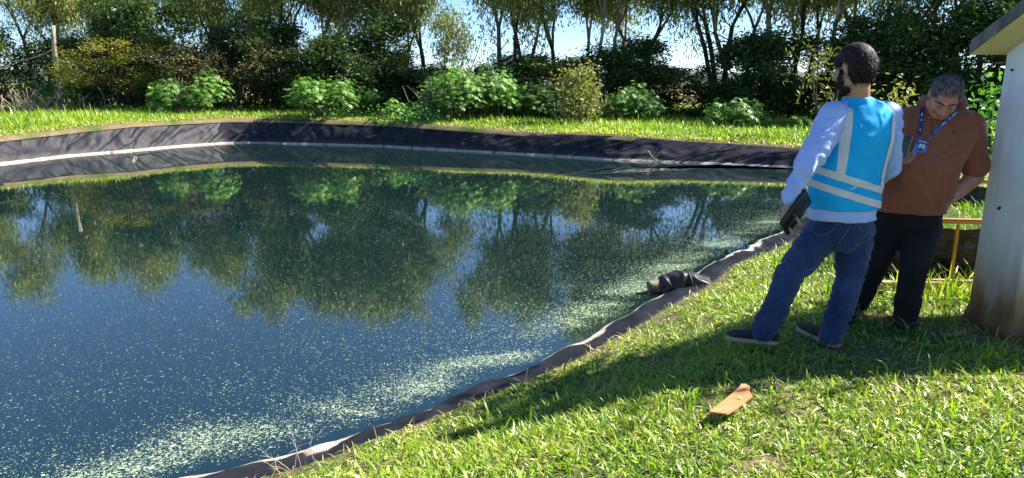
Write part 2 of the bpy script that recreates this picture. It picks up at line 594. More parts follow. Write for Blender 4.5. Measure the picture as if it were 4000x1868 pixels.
# ------------------------------------------------------------------ water
def water_mat():
    m, nt, nodes, links, b = newmat("pond_water")
    p = pos_(nt)
    sx = N(nt, "ShaderNodeSeparateXYZ"); links.new(p, sx.inputs[0])
    X, Y = sx.outputs[0], sx.outputs[1]
    # distance from the near bank and distance along it
    d = math_(nt, 'ADD', math_(nt, 'MULTIPLY', math_(nt, 'ADD', X, 1.7), -.745), math_(nt, 'MULTIPLY', math_(nt, 'ADD', Y, -3.4), .667))
    edge = N(nt, "ShaderNodeAttribute", attribute_name="edge").outputs['Fac']
    pm = N(nt, "ShaderNodeMapping"); pm.inputs['Rotation'].default_value = (0, 0, R(-48.5)); pm.inputs['Scale'].default_value = (.45, 1.6, 1)
    links.new(p, pm.inputs[0])
    drift = noise_(nt, .75, 4, pm.outputs[0], .55, 1.3)
    patch = noise_(nt, .9, 4, p, .6, .4)
    # density: a thick raft near the bank, thinning outwards in streaks
    band = ramp(nt, math_(nt, 'DIVIDE', math_(nt, 'ADD', edge, math_(nt, 'MULTIPLY_ADD', drift, .24, -.12)), 3.0),
                [(.02, 0.0), (.05, .7), (.10, 1.5), (.17, 1.3), (.25, .42), (.45, .15), (1.0, .07)])
    dens = math_(nt, 'MULTIPLY', band, ramp(nt, drift, [(.37, .32), (.50, .75), (.61, 1.35)]))
    farfade = ramp(nt, math_(nt, 'DIVIDE', edge, 12.0), [(.15, 1.0), (.35, .5), (1.0, .10)])
    dens = math_(nt, 'MULTIPLY', dens, farfade)
    # merged flakes
    warp = N(nt, "ShaderNodeTexNoise", i_Scale=9.0, i_Detail=2.0)
    links.new(p, warp.inputs['Vector'])
    add = N(nt, "ShaderNodeVectorMath", operation='SCALE'); links.new(warp.outputs['Color'], add.inputs[0]); add.inputs['Scale'].default_value = .06
    pw = N(nt, "ShaderNodeVectorMath", operation='ADD'); links.new(p, pw.inputs[0]); links.new(add.outputs[0], pw.inputs[1])
    def specks(scale, size_lo, size_hi, thr):
        v = N(nt, "ShaderNodeTexVoronoi", i_Scale=scale, i_Randomness=1.0); v.voronoi_dimensions = '2D'
        links.new(pw.outputs[0], v.inputs['Vector'])
        cs = N(nt, "ShaderNodeSeparateColor"); links.new(v.outputs['Color'], cs.inputs[0])
        rad = math_(nt, 'MULTIPLY_ADD', cs.outputs[1], size_hi - size_lo, size_lo)
        inside = math_(nt, 'LESS_THAN', v.outputs['Distance'], rad)
        on = math_(nt, 'LESS_THAN', cs.outputs[0], math_(nt, 'MULTIPLY', dens, thr))
        return math_(nt, 'MULTIPLY', inside, on)
    s1 = specks(78, .14, .42, .14)
    s2 = specks(140, .14, .38, .12)
    s3 = specks(40, .10, .26, .03)
    fl = noise_(nt, 66, 2, pw.outputs[0], .5, .8)
    raft = math_(nt, 'GREATER_THAN', math_(nt, 'ADD', fl, math_(nt, 'MULTIPLY', dens, .085)), .70)
    sp_ = math_(nt, 'MAXIMUM', math_(nt, 'MAXIMUM', s1, s2), math_(nt, 'MAXIMUM', s3, raft))
    sp_ = math_(nt, 'MULTIPLY', sp_, math_(nt, 'GREATER_THAN', edge, .06))
    b.inputs['Base Color'].default_value = (.003, .013, .014, 1)
    b.inputs['Roughness'].default_value = .025
    b.inputs['IOR'].default_value = 2.0
    b.inputs['Specular IOR Level'].default_value = .5
    rip = N(nt, "ShaderNodeTexNoise", i_Scale=5.0, i_Detail=3.0); links.new(p, rip.inputs['Vector'])
    rip2 = noise_(nt, 1.1, 2, p)
    hh = math_(nt, 'MULTIPLY_ADD', rip.outputs[0], .35, rip2)
    links.new(bump_(nt, hh, .035, .02), b.inputs['Normal'])
    fl_b = N(nt, "ShaderNodeBsdfPrincipled")
    fc = ramp(nt, noise_(nt, 20, 2, p), [(.35, (.13, .20, .10)), (.6, (.34, .41, .27))])
    links.new(fc, fl_b.inputs['Base Color']); fl_b.inputs['Roughness'].default_value = .6
    mx = N(nt, "ShaderNodeMixShader")
    links.new(sp_, mx.inputs[0]); links.new(b.outputs[0], mx.inputs[1]); links.new(fl_b.outputs[0], mx.inputs[2])
    links.new(mx.outputs[0], nodes["Material Output"].inputs[0])
    return m
wr = []
wd = [-.35, 0, .05, .1, .18, .28, .4, .6, .9, 1.3, 1.8, 2.5, 3.2, 4.0]
cen = np.array([-5.5, 9.5, ZW])
inl = smooth_loop(inw.copy(), 25); inl /= np.linalg.norm(inl, axis=1)[:, None]
edge = []
for d in wd:
    q = W_ + inl * d; q[:, 2] = ZW
    wr.append(q); edge.append(np.full(NL, d))
last = wr[-1]
for t in (.2, .4, .6, .8, .97):
    q = last * (1 - t) + cen * t; q[:, 2] = ZW
    wr.append(q); edge.append(4.0 + np.linalg.norm(q - last, axis=1))
# only the near bank gathers the raft
edge = np.array(edge)
edge = edge * 1.0 + (1 - nearness)[None, :] * 6.0
wr = np.array(wr)
wf = []
for i in range(len(wr) - 1):
    wf.append(np.stack([i * NL + a, i * NL + b, (i + 1) * NL + b, (i + 1) * NL + a], 1))
wme = mesh(np.concatenate([wr.reshape(-1, 3), [cen]]), np.concatenate(wf))
bm = bmesh.new(); bm.from_mesh(wme); bm.verts.ensure_lookup_table()
o0 = (len(wr) - 1) * NL
for k in range(NL):
    bm.faces.new((bm.verts[o0 + k], bm.verts[o0 + (k + 1) % NL], bm.verts[len(bm.verts) - 1]))
bm.to_mesh(wme); bm.free()
set_attr(wme, 'edge', np.concatenate([edge.ravel(), [12.0]]))
WATER = link("water", wme, water_mat())
tag(WATER, "dark still pond water with drifting pale green algae flakes", "water", kind='structure')
# ------------------------------------------------------------------ grass
def blades(pts, length, width, lean, tone, name, m, segs=3, curl=.6):
    """one tapering bent blade per point"""
    n = len(pts)
    az = rs.uniform(0, 2 * math.pi, n)
    fx = np.stack([np.cos(az), np.sin(az), np.zeros(n)], 1)
    sd = np.stack([-np.sin(az), np.cos(az), np.zeros(n)], 1)
    tw = rs.uniform(-.6, .6, n)
    sd = sd * np.cos(tw)[:, None]; sd[:, 2] = np.sin(tw)
    V = []
    p = pts.copy()
    a = lean.copy()
    for k in range(segs):
        wk = width * (.75, 1.0, .7)[k] if segs == 3 else width * (1 - .25 * k)
        V.append(p - sd * wk[:, None] * .5); V.append(p + sd * wk[:, None] * .5)
        st = (length / segs)[:, None]
        p = p + (fx * np.sin(a)[:, None] + np.array([0, 0, 1]) * np.cos(a)[:, None]) * st
        a = a + curl * (rs.uniform(.3, 1.2, n)) / segs * 1.6
    V.append(p)
    nv = 2 * segs + 1
    V = np.stack(V, 1).reshape(-1, 3)
    o = np.arange(n) * nv
    quads = np.concatenate([np.stack([o + 2 * k, o + 2 * k + 1, o + 2 * k + 3, o + 2 * k + 2], 1) for k in range(segs - 1)])
    tris = np.stack([o + 2 * segs - 2, o + 2 * segs - 1, o + 2 * segs], 1)
    me = bpy.data.meshes.new("m")
    me.vertices.add(len(V)); me.vertices.foreach_set('co', V.astype(np.float32).ravel())
    me.loops.add(quads.size + tris.size)
    me.loops.foreach_set('vertex_index', np.concatenate([quads.ravel(), tris.ravel()]).astype(np.int32))
    me.polygons.add(len(quads) + len(tris))
    st = np.concatenate([np.arange(len(quads)) * 4, quads.size + np.arange(len(tris)) * 3]).astype(np.int32)
    me.polygons.foreach_set('loop_start', st)
    me.update(calc_edges=True)
    t = np.repeat(np.clip(tone, 0, 1), nv)
    set_attr(me, 'tone', t)
    return link(name, me, m)

GRASS = leafmat("grass_blade", [(.055, .14, .014), (.125, .25, .022), (.25, .37, .028), (.38, .44, .045), (.60, .52, .28)], rough=.38, trans=.40, spec=.45, tcol=(1.35, 1.5, .45))

ga = np.linalg.norm(np.cross(G[1:, :] - G[:-1, :], np.roll(G, -1, 1)[:-1] - G[:-1]), axis=2)      # cell areas
def scatter(n, dens, dmin=0.0, dmax=30.0, nearside=None):
    """n ground points over the ring cells, weighted by density(x, y, d)"""
    cen = (G[:-1] + G[1:]) / 2
    dm = (np.array(DS[:-1]) + np.array(DS[1:])) / 2
    dd = np.repeat(dm[:, None], NL, 1)
    u, v, dep = proj(cen)
    ok = (dep > .5) & (np.abs(u - 2000) < 3100) & (v < 2350) & (v > -50) & (dd >= dmin) & (dd <= dmax)
    rho = dens(cen[..., 0], cen[..., 1], dd)
    if nearside is not None:
        nn = np.repeat(nearness[None, :], len(dm), 0)
        rho = rho * (nn > .5 if nearside else nn <= .5)
    wgt = (ga * rho * ok).ravel()
    tot = wgt.sum()
    if n is None: n = int(tot)
    idx = rs.choice(len(wgt), n, p=wgt / tot)
    i, j = idx // NL, idx % NL
    s, t = rs.rand(n, 1), rs.rand(n, 1)
    j2 = (j + 1) % NL
    p = (G[i, j] * (1 - t) + G[i, j2] * t) * (1 - s) + (G[i + 1, j] * (1 - t) + G[i + 1, j2] * t) * s
    d = np.array(DS)[i] * (1 - s[:, 0]) + np.array(DS)[i + 1] * s[:, 0]
    return p, d
def fast_noise(p, sc, seed=0):
    return vnoise(p[:, :2], sc, seed)

# near bank
def dn_(x, y, d):
    r = np.hypot(x, y)
    return np.interp(r, [2.0, 3.2, 4.5, 7, 10, 16, 25], [7600, 7000, 4800, 2300, 1300, 500, 150]) * np.interp(d, [.0, .03, .10, .22], [.0, .15, .5, 1])
pts, d = scatter(None, dn_, 0.03, 14, True)
nz = fast_noise(pts, 1.7, 2); nz2 = fast_noise(pts, 5.0, 6)
# worn soil where people stand and in small thin patches
worn = np.exp(-((pts[:, 0] - 3.0) ** 2 / .35 + (pts[:, 1] - 4.25) ** 2 / .06)) + .8 * np.exp(-((pts[:, 0] - 2.15) ** 2 / .25 + (pts[:, 1] - 4.25) ** 2 / .05))
keep = rs.rand(len(pts)) < np.clip(.80 + 1.05 * nz2 + .35 * nz - worn * .75, .12, 1)
bx = P(2852, 1558, z=-.02)
keep &= ~((np.abs(pts[:, 0] - bx[0]) < .13) & (np.abs(pts[:, 1] - bx[1]) < .09) & (rs.rand(len(pts)) < .93))
pts, d, nz, nz2 = pts[keep], d[keep], nz[keep], nz2[keep]
n = len(pts)
r = np.hypot(pts[:, 0], pts[:, 1])
ln = rs.gamma(9, 1 / 9, n) * np.interp(d, [.05, .3, .9, 2], [.035, .048, .055, .050]) * (1 + .30 * nz) * np.interp(r, [4, 9, 20], [1, 1.2, 1.8])
wd_ = ln * 0 + .0068 * rs.uniform(.6, 1.35, n) * np.interp(r, [4, 9, 20], [1, 1.5, 2.8])
tone = np.clip(.50 + .20 * rs.randn(n) + .22 * nz - .05, 0, .86)
straw = rs.rand(n) < np.interp(d, [.05, .25, .6], [.6, .30, .20])
tone[straw] = rs.uniform(.86, 1, straw.sum())
lean = np.abs(rs.normal(.85, .38, n)); lean[straw] = rs.uniform(1.0, 1.6, straw.sum())
tag(blades(pts, ln, wd_, lean, tone, "grass", GRASS), "short green and yellow grass covering the near bank", "grass", kind='stuff')
# long broad blades standing above the turf
pts, d = scatter(1500, lambda x, y, d: np.interp(np.hypot(x, y), [2, 5, 12], [1, .7, .15]) * (d > .15), .15, 8, True)
pts = pts[np.hypot(pts[:, 0] - bx[0], pts[:, 1] - bx[1]) > .16]; n = len(pts)
tag(blades(pts, rs.uniform(.07, .17, n), rs.uniform(.009, .016, n), np.abs(rs.normal(.45, .3, n)), np.clip(.42 + .2 * rs.randn(n), 0, .8), "tall_grass", GRASS, curl=1.0),
    "broad longer blades of grass scattered through the near turf", "grass", kind='stuff')
# far bank
def df_(x, y, d):
    return np.interp(d, [0, .12, .35, .8, 3, 9, 16, 22], [160, 380, 600, 620, 420, 260, 120, 30])
pts, d = scatter(None, df_, 0.05, 20, False)
nz = fast_noise(pts, .45, 1)
n = len(pts)
ln = rs.gamma(7, 1 / 7, n) * np.interp(d, [0, .5, 1.5, 5, 12], [.05, .10, .18, .22, .26]) * (1 + .5 * nz)
tone = np.clip(.40 + .16 * rs.randn(n) + .25 * nz, 0, .8)
st = rs.rand(n) < np.interp(d, [0, .3, 1, 6], [.8, .40, .06, .03])
tone[st] = rs.uniform(.8, 1, st.sum())
tag(blades(pts, ln, rs.uniform(.018, .034, n), np.abs(rs.normal(.55, .35, n)), tone, "grass", GRASS), "bright green grass strip on the far bank behind the liner", "grass", kind='stuff')
# dry stems that hang over the liner at the near edge
pts, d = scatter(420, lambda x, y, d: np.interp(np.hypot(x, y), [2, 4, 12], [1.3, 1, .3]), 0.02, .14, True)
n = len(pts)
tag(blades(pts, rs.uniform(.04, .12, n), rs.uniform(.003, .006, n), rs.uniform(.5, 1.5, n), rs.uniform(.75, 1, n), "dry_grass", GRASS), "dry straw fringe along the near edge of the liner", "dry grass", kind='stuff')

# ------------------------------------------------------------------ leaves in bulk
def leaf_cloud(c, axis, side, ln, wd, fold_=.12):
    """kite shaped leaves: c base points, axis unit directions, side unit widths"""
    n = len(c)
    nr_ = np.cross(axis, side)
    tip = c + axis * ln[:, None]
    mid = c + axis * (ln * .45)[:, None]
    l = mid - side * (wd * .5)[:, None] + nr_ * (wd * fold_)[:, None]
    r_ = mid + side * (wd * .5)[:, None] + nr_ * (wd * fold_)[:, None]
    V = np.stack([c, l, tip, r_], 1).reshape(-1, 3)
    f = np.arange(n * 4).reshape(n, 4)
    return V, f

def unit(v): return v / np.maximum(np.linalg.norm(v, axis=1)[:, None], 1e-9)

def leaves(c, droop, ln, wd, tone, name, m, parent, up=0.0):
    n = len(c)
    az = rs.uniform(0, 2 * math.pi, n)
    ax = unit(np.stack([np.cos(az), np.sin(az), np.zeros(n)], 1) * (1 - np.abs(droop))[:, None] + np.array([0, 0, 1]) * droop[:, None] + rs.normal(0, .15, (n, 3)))
    sd = unit(np.cross(ax, unit(rs.normal(0, 1, (n, 3)) + np.array([0, 0, up]))))
    V, f = leaf_cloud(c, ax, sd, ln, wd)
    me = mesh(V, f)
    set_attr(me, 'tone', np.repeat(tone, 4))
    return link(name, me, m, parent, smooth=False)

EUC = leafmat("eucalyptus_leaf", [(.050, .074, .020), (.125, .165, .045), (.26, .285, .085), (.46, .45, .18)], rough=.5, trans=.40, spec=.5, tcol=(1.3, 1.4, .6))
DARKL = leafmat("thicket_leaf", [(.015, .032, .010), (.038, .072, .018), (.080, .13, .030), (.17, .21, .06)], rough=.5, trans=.28, spec=.35)
OLIVE = leafmat("olive_leaf", [(.10, .115, .018), (.20, .20, .03), (.30, .28, .045), (.38, .33, .07)], rough=.6, trans=.35, spec=.25)
BROWNL = leafmat("brownish_leaf", [(.08, .075, .02), (.15, .14, .04), (.23, .19, .07), (.30, .20, .10)], rough=.6, trans=.25, spec=.25)
YELL = leafmat("yellow_green_leaf", [(.06, .08, .022), (.13, .155, .045), (.24, .25, .09), (.40, .36, .17)], rough=.5, trans=.28, spec=.35)
CAST = leafmat("castor_leaf", [(.05, .13, .02), (.10, .235, .035), (.18, .35, .06), (.36, .48, .18)], rough=.48, trans=.25, spec=.5, tcol=(1.1, 1.5, .5))
BARK = pmat("pale_bark", [(.10, .075, .055), (.26, .21, .165), (.46, .41, .35)], 3, .85, .5, .03, 14, .2, vscale=(1, 1, .25))
DBARK = pmat("dark_bark", [(.025, .018, .013), (.06, .045, .03), (.11, .085, .06)], 4, .9, .6, .03, 18, .2, vscale=(1, 1, .3))

def limb(mb, p0, dirv, length, r0, r1, wob, n=7, segs=7, grav=0.0):
    pts, d = [Vector(p0)], Vector(dirv).normalized()
    for k in range(segs):
        d = (d + Vector((rng.gauss(0, wob), rng.gauss(0, wob), rng.gauss(0, wob * .6) + grav))).normalized()
        pts.append(pts[-1] + d * (length / segs))
    rad = [r0 + (r1 - r0) * (k / segs) for k in range(segs + 1)]
    mb.tube(pts, rad, n)
    return pts, d

def eucalyptus(name, H, stems, spread, dens, bark, seed, crown_lo=.38, leafm=None, tonebase=.52, lean=(0, 0)):
    """a tree built at the origin; returns root"""
    rng.seed(seed); rs.seed(seed)
    root = empty(name, (0, 0, 0))
    tm = MB()
    tips = []
    for s in range(stems):
        a = 2 * math.pi * s / max(stems, 1) + rng.uniform(-.5, .5)
        tilt = rng.uniform(.05, .14) + (.07 * (stems > 1))
        d0 = Vector((math.cos(a) * tilt + lean[0], math.sin(a) * tilt + lean[1], 1))
        hs = H * rng.uniform(.30, .42)
        rb = .013 * H * rng.uniform(.8, 1.1) / (1 if stems == 1 else 1.25)
        pts, d = limb(tm, Vector((math.cos(a) * .12 * (stems > 1), math.sin(a) * .12 * (stems > 1), -.15)), d0, hs, rb, rb * .78, .05, 9)
        for q in range(rng.choice((2, 3, 3))):
            a2 = rng.uniform(0, 2 * math.pi)
            d1 = (d + Vector((math.cos(a2), math.sin(a2), 0)) * rng.uniform(.25, .55) * spread).normalized()
            p2, dd = limb(tm, pts[-1], d1, H * rng.uniform(.30, .46), rb * .62, rb * .22, .10, 7, 8)
            for k in range(rng.randint(6, 9)):
                i = rng.randint(2, len(p2) - 1)
                a3 = rng.uniform(0, 2 * math.pi)
                d2 = ((p2[i] - p2[i - 1]).normalized() * .7 + Vector((math.cos(a3), math.sin(a3), rng.uniform(-.1, .5))) * .8 * spread).normalized()
                p3, _ = limb(tm, p2[i], d2, H * rng.uniform(.09, .20), rb * .22, rb * .06, .16, 5, 5, -.02)
                tips += [(p3[-1], 1.0), (p3[-2], .8), (p3[3], .5)]
            tips += [(p2[-1], 1.0), (p2[-2], .8)]
        # low side branches
        for k in range(rng.randint(2, 4)):
            i = rng.randint(3, len(pts) - 1); a3 = rng.uniform(0, 2 * math.pi)
            p3, _ = limb(tm, pts[i], Vector((math.cos(a3), math.sin(a3), .5)), H * rng.uniform(.10, .2), rb * .25, rb * .06, .15, 5, 5)
            if pts[i].z > H * crown_lo * .5: tips += [(p3[-1], .8), (p3[-2], .5)]
    tm.build("trunk", bark, root)
    C, T = [], []
    for p, wgt in tips:
        if p.z < H * crown_lo * rng.uniform(.7, 1.1): continue
        for b in range(rng.choice((1, 2, 2))):
            n = int(dens * wgt * rng.uniform(.5, 1.3))
            cc = np.array(p) + rs.normal(0, .24, 3) * (H / 9)
            q = rs.normal(0, 1, (n, 3)) * np.array([.27, .27, .36]) * (H / 9) * rng.uniform(.7, 1.25)
            C.append(cc + q)
            T.append(np.full(n, rng.gauss(tonebase, .13)) + rs.normal(0, .12, n))
    C = np.concatenate(C); T = np.clip(np.concatenate(T), 0, 1)
    n = len(C)
    leaves(C, np.clip(rs.normal(-.62, .22, n), -.95, .2), rs.uniform(.15, .28, n), rs.uniform(.042, .07, n), T, "crown", leafm or EUC, root)
    return root

def thicket(name, H, Wd, nl, seed, m=None, l=(.14, .26), wdt=(.05, .09), stem=6, tone=.40, low=0.0, droop=-.25):
    rng.seed(seed); rs.seed(seed)
    root = empty(name, (0, 0, 0))
    tm = MB()
    C, T = [], []
    for s in range(stem):
        a = rng.uniform(0, 2 * math.pi)
        p, d = limb(tm, Vector((math.cos(a) * .2, math.sin(a) * .2, -.1)), Vector((math.cos(a) * .35 * Wd / H, math.sin(a) * .35 * Wd / H, 1)), H * rng.uniform(.6, .9), .035, .012, .10, 6, 7)
    tm.build("trunk", DBARK, root)
    nclump = 46
    for k in range(nclump):
        z = rng.uniform(.06 + low, .97)
        rr = Wd * .5 * math.sqrt(max(0, 1 - (abs(z - .42) / .60) ** 2.4)) * math.sqrt(rng.uniform(.05, 1))
        a = rng.uniform(0, 2 * math.pi)
        n = int(nl / nclump * rng.uniform(.6, 1.4))
        C.append(np.array([math.cos(a) * rr, math.sin(a) * rr, z * H]) + rs.normal(0, 1, (n, 3)) * np.array([.26, .26, .24]) * rng.uniform(.7, 1.4))
        T.append(rng.gauss(tone, .12) + rs.normal(0, .12, n))
    C = np.concatenate(C); T = np.clip(np.concatenate(T), 0, 1)
    C[:, 2] = np.maximum(C[:, 2], .03)
    n = len(C)
    leaves(C, np.clip(rs.normal(droop, .35, n), -.95, .9), rs.uniform(*l, n), rs.uniform(*wdt, n), T, "crown", m or DARKL, root)
    return root

# prototypes, each put in its first place, then copied
ORD = ["first", "second", "third", "fourth", "fifth", "sixth", "seventh", "eighth", "ninth", "tenth", "eleventh", "twelfth", "thirteenth", "fourteenth",
       "fifteenth", "sixteenth", "seventeenth", "eighteenth", "nineteenth", "twentieth", "twenty-first", "twenty-second", "twenty-third", "twenty-fourth",
       "twenty-fifth", "twenty-sixth", "twenty-seventh", "twenty-eighth", "twenty-ninth", "thirtieth", "thirty-first", "thirty-second", "thirty-third", "thirty-fourth", "thirty-fifth", "thirty-sixth", "thirty-seventh", "thirty-eighth"]
kinds = {
    'A': dict(H=9.2, stems=1, spread=1.0, dens=80, bark=BARK, seed=11, crown_lo=.38),
    'B': dict(H=9.2, stems=2, spread=.8, dens=74, bark=BARK, seed=23, crown_lo=.38),
    'C': dict(H=9.2, stems=3, spread=.75, dens=70, bark=DBARK, seed=35, crown_lo=.38),
    'D': dict(H=9.2, stems=1, spread=1.2, dens=88, bark=DBARK, seed=47, crown_lo=.34),
    'E': dict(H=9.2, stems=2, spread=1.1, dens=84, bark=BARK, seed=58, crown_lo=.38),
    'S': dict(H=9.2, stems=1, spread=.8, dens=30, bark=DBARK, seed=66, crown_lo=.45),
}
kind_words = {'A': "pale single trunk", 'B': "two pale stems", 'C': "three dark stems", 'D': "dark trunk and low crown", 'E': "two pale stems", 'S': "thin sparse crown"}
# column in the photograph, distance, height, kind, turn
trees = [(-420, 47, 9.5, 'D', .3), (-210, 46, 10, 'E', 1.3), (-20, 46, 10.4, 'D', 2.0), (165, 44, 10.6, 'E', .4), (300, 47, 8.2, 'S', 2.2), (380, 46, 8.0, 'S', 4.0), (520, 41, 10.2, 'D', .9), (660, 39, 9.6, 'E', 3.0),
         (800, 37, 9.9, 'D', 5.1), (930, 38, 9.2, 'C', 1.2), (1090, 36, 9.6, 'D', 3.6), (1200, 34, 9.8, 'E', 5.7), (1290, 33, 9.6, 'A', .0), (1420, 35, 9.0, 'C', 4.4), (1560, 32, 8.4, 'B', 2.6),
         (1660, 31, 8.8, 'S', .5), (1950, 29.5, 9.0, 'A', 1.9), (2040, 30, 8.6, 'C', 3.3), (2160, 30.5, 8.6, 'S', .2), (2290, 28.5, 9.4, 'B', 5.0), (2390, 30, 8.6, 'E', .7), (2510, 29, 8.4, 'S', 3.9),
         (2800, 25.5, 9.2, 'C', 1.0), (2880, 27, 8.8, 'E', 2.4), (3000, 25, 8.8, 'A', 4.3), (3100, 26.5, 8.2, 'C', 5.6), (3230, 24.5, 8.4, 'E', .3), (3370, 25.5, 7.4, 'S', 3.4), (3520, 22.5, 7.6, 'D', 2.9),
         (3680, 23, 8.6, 'B', 1.5), (3830, 21.5, 8.2, 'E', 4.8), (4010, 21, 8.8, 'D', .8), (4200, 20, 8.6, 'E', 2.0), (4420, 20, 8.6, 'A', 3.0)]
protos = {}
for i, (u, D, H, k, rz) in enumerate(trees):
    D0 = D; D = np.interp(u, [-420, 2800, 4400], [39, 30, 26]) + (D - np.interp(u, [-420, 2800, 4400], [47, 25.5, 20])) * .6; H *= .5 + .5 * D / D0 if D < D0 else D / D0
    loc = gat(u, D); loc.z -= .05
    lab = "eucalyptus with %s, %s from the left in the treeline" % (kind_words[k], ORD[i])
    if k not in protos:
        o = eucalyptus("eucalyptus_tree", **kinds[k]); protos[k] = o
        o.location = loc; o.rotation_euler = (0, 0, rz); s = H / 9.2; o.scale = (s, s, s)
        tag(o, lab, "tree", "eucalyptus trees of the treeline")
    else:
        copy_thing(protos[k], loc, rz, H / 9.2, lab)

th = [(-330, 43, 4.2, 0), (-120, 42.5, 4.6, 1), (60, 43, 4.4, 2), (330, 42, 4.4, 0), (470, 38, 4.9, 2), (600, 36, 5.2, 1), (730, 35, 4.9, 0), (860, 34, 5.1, 2), (990, 33, 5.4, 1), (1110, 31.5, 4.8, 0), (1230, 31, 4.2, 2), (1350, 30, 4.5, 1),
      (1470, 29, 4.9, 0), (1580, 29, 4.6, 2), (1670, 28, 3.2, 1), (1890, 27.5, 1.9, 2), (2030, 27, 3.0, 0), (2120, 27, 3.6, 1), (2330, 26, 4.0, 2), (2440, 26, 3.9, 0), (2540, 25.5, 3.8, 1), (2790, 24, 2.6, 2), (2900, 24.5, 4.1, 0),
      (3000, 24, 3.7, 1), (3210, 23, 2.6, 2), (3330, 21.5, 3.9, 0), (3440, 20.5, 4.3, 1), (3570, 19.5, 4.4, 2), (3700, 19, 4.5, 0), (3830, 18.5, 4.6, 1), (3980, 18, 4.6, 2), (4160, 17.5, 4.6, 0), (4380, 17, 4.6, 1)]
tp = {}
for i, (u, D, H, k) in enumerate(th):
    D0 = D; D = np.interp(u, [-420, 2800, 4400], [36.5, 27.3, 23]) + (D - np.interp(u, [-420, 2800, 4400], [43, 24, 17])) * .5; H *= (1 if u < 800 else .84 if u < 1800 else .78) * D / D0 * (.82, 1.12, .95, 1.05, .75, 1.0, 1.18)[(i * 3) % 7]
    loc = gat(u, D)
    lab = "dark leafy thicket at the foot of the treeline, %s from the left" % ORD[i]
    if k not in tp:
        o = thicket("thicket_bush", 4.5, 3.9, (9500, 10500, 9000)[k], 101 + k); tp[k] = o
        o.location = loc; H *= .95 if u < 900 else .82; o.scale = (1, 1, H / 4.5); o.rotation_euler = (0, 0, i * 1.7)
        tag(o, lab, "bush", "dark thicket under the treeline")
    else:
        H *= .95 if u < 900 else .82
        copy_thing(tp[k], loc, i * 1.7, 1, lab).scale = (1, 1, H / 4.5)

# ---- single shrubs and small trees in front of the treeline
def gpx(u, v):
    h = ground_bvh.ray_cast(Vector(CAM), Vector(ray(u, v)).normalized())
    return h[0]
def place(o, u, D, label, cat, group=None):
    if D > 60:
        h = gpx(u, D); D = h.y + .9
    o.location = gat(u, D)
    return tag(o, label, cat, group)

def layered_tree(name, H, Wd, nl, m, bark, seed, twigs=False, tone=.45, droop=0.05):
    rng.seed(seed); rs.seed(seed)
    root = empty(name, (0, 0, 0))
    tm = MB(); C, T = [], []
    for s in range(5):
        a = 2 * math.pi * s / 5 + rng.uniform(-.3, .3)
        p, d = limb(tm, Vector((0, 0, -.1)) if s else Vector((.05, 0, -.1)), Vector((math.cos(a) * .45, math.sin(a) * .45, 1)), H * .5, .075, .04, .07, 7, 6)
        for q in range(6):
            i = rng.randint(2, 6); a2 = a + rng.uniform(-1.5, 1.5)
            p2, _ = limb(tm, p[i], Vector((math.cos(a2), math.sin(a2), rng.uniform(.15, .8))), Wd * rng.uniform(.22, .40), .03, .008, .12, 5, 6)
            for e in range(3):
                b = p2[rng.randint(3, 6)]
                p3, _ = limb(tm, b, Vector((rng.gauss(0, 1), rng.gauss(0, 1), rng.uniform(0, .7))), Wd * .14, .010, .003, .15, 4, 4)
                for c in (p3[-1], p3[2]):
                    n = int(nl / 180 * rng.uniform(.5, 1.5))
                    C.append(np.array(c) + rs.normal(0, 1, (n, 3)) * np.array([.24, .24, .10]))
                    T.append(rng.gauss(tone, .14) + rs.normal(0, .1, n))
                if twigs:
                    for w_ in range(3):
                        limb(tm, p3[-1], Vector((rng.gauss(0, .6), rng.gauss(0, .6), 1)), Wd * rng.uniform(.08, .16), .007, .003, .18, 4, 4)
    tm.build("trunk", bark, root)
    C = np.concatenate(C); T = np.clip(np.concatenate(T), 0, 1); n = len(C)
    leaves(C, rs.normal(droop, .2, n), rs.uniform(.07, .15, n), rs.uniform(.03, .06, n), T, "crown", m, root, up=1.2)
    return root

o = layered_tree("broad_tree", 4.6, 5.6, 11000, OLIVE, DBARK, 201); place(o, 525, 31.5, "broad olive green tree with feathery layered foliage beside the leaning pole", "tree")
o.scale = (1, 1, .93)
o = layered_tree("thorn_tree", 4.3, 5.2, 3600, BROWNL, DBARK, 207, twigs=True); place(o, 912, 30, "small thin brownish tree with bare twigs at its top", "tree")
# drooping pale young eucalyptus
rng.seed(5)
o = thicket("young_eucalyptus_tree", 4.0, 1.35, 4200, 301, YELL, (.14, .24), (.035, .055), 3, .5, .0, -.6); place(o, 1765, 27, "pale drooping young eucalyptus beside the widest gap of sky", "tree")
o = thicket("yellow_bush", 1.75, .85, 2200, 311, YELL, (.10, .18), (.05, .08), 5, .6); place(o, 2262, 23.5, "rounded yellow green bush with reddish tips in front of the dark thicket", "bush")
o = thicket("yellow_shrub", 1.5, .30, 480, 317, YELL, (.09, .16), (.04, .07), 4, .75); place(o, 3475, 15.5, "small yellow leafed shrub showing between the two men", "bush")
o = thicket("green_shrub", 1.5, 1.4, 900, 319, CAST, (.12, .2), (.06, .1), 4, .5); place(o, 3905, 14.5, "bright green shrub between the brown shirted man and the concrete column", "bush")
o = thicket("small_sapling", 2.6, 1.3, 260, 323, YELL, (.14, .24), (.04, .06), 3, .35, .35); place(o, 3175, 20, "slender sapling with sparse pale leaves left of the man in the blue vest", "tree")

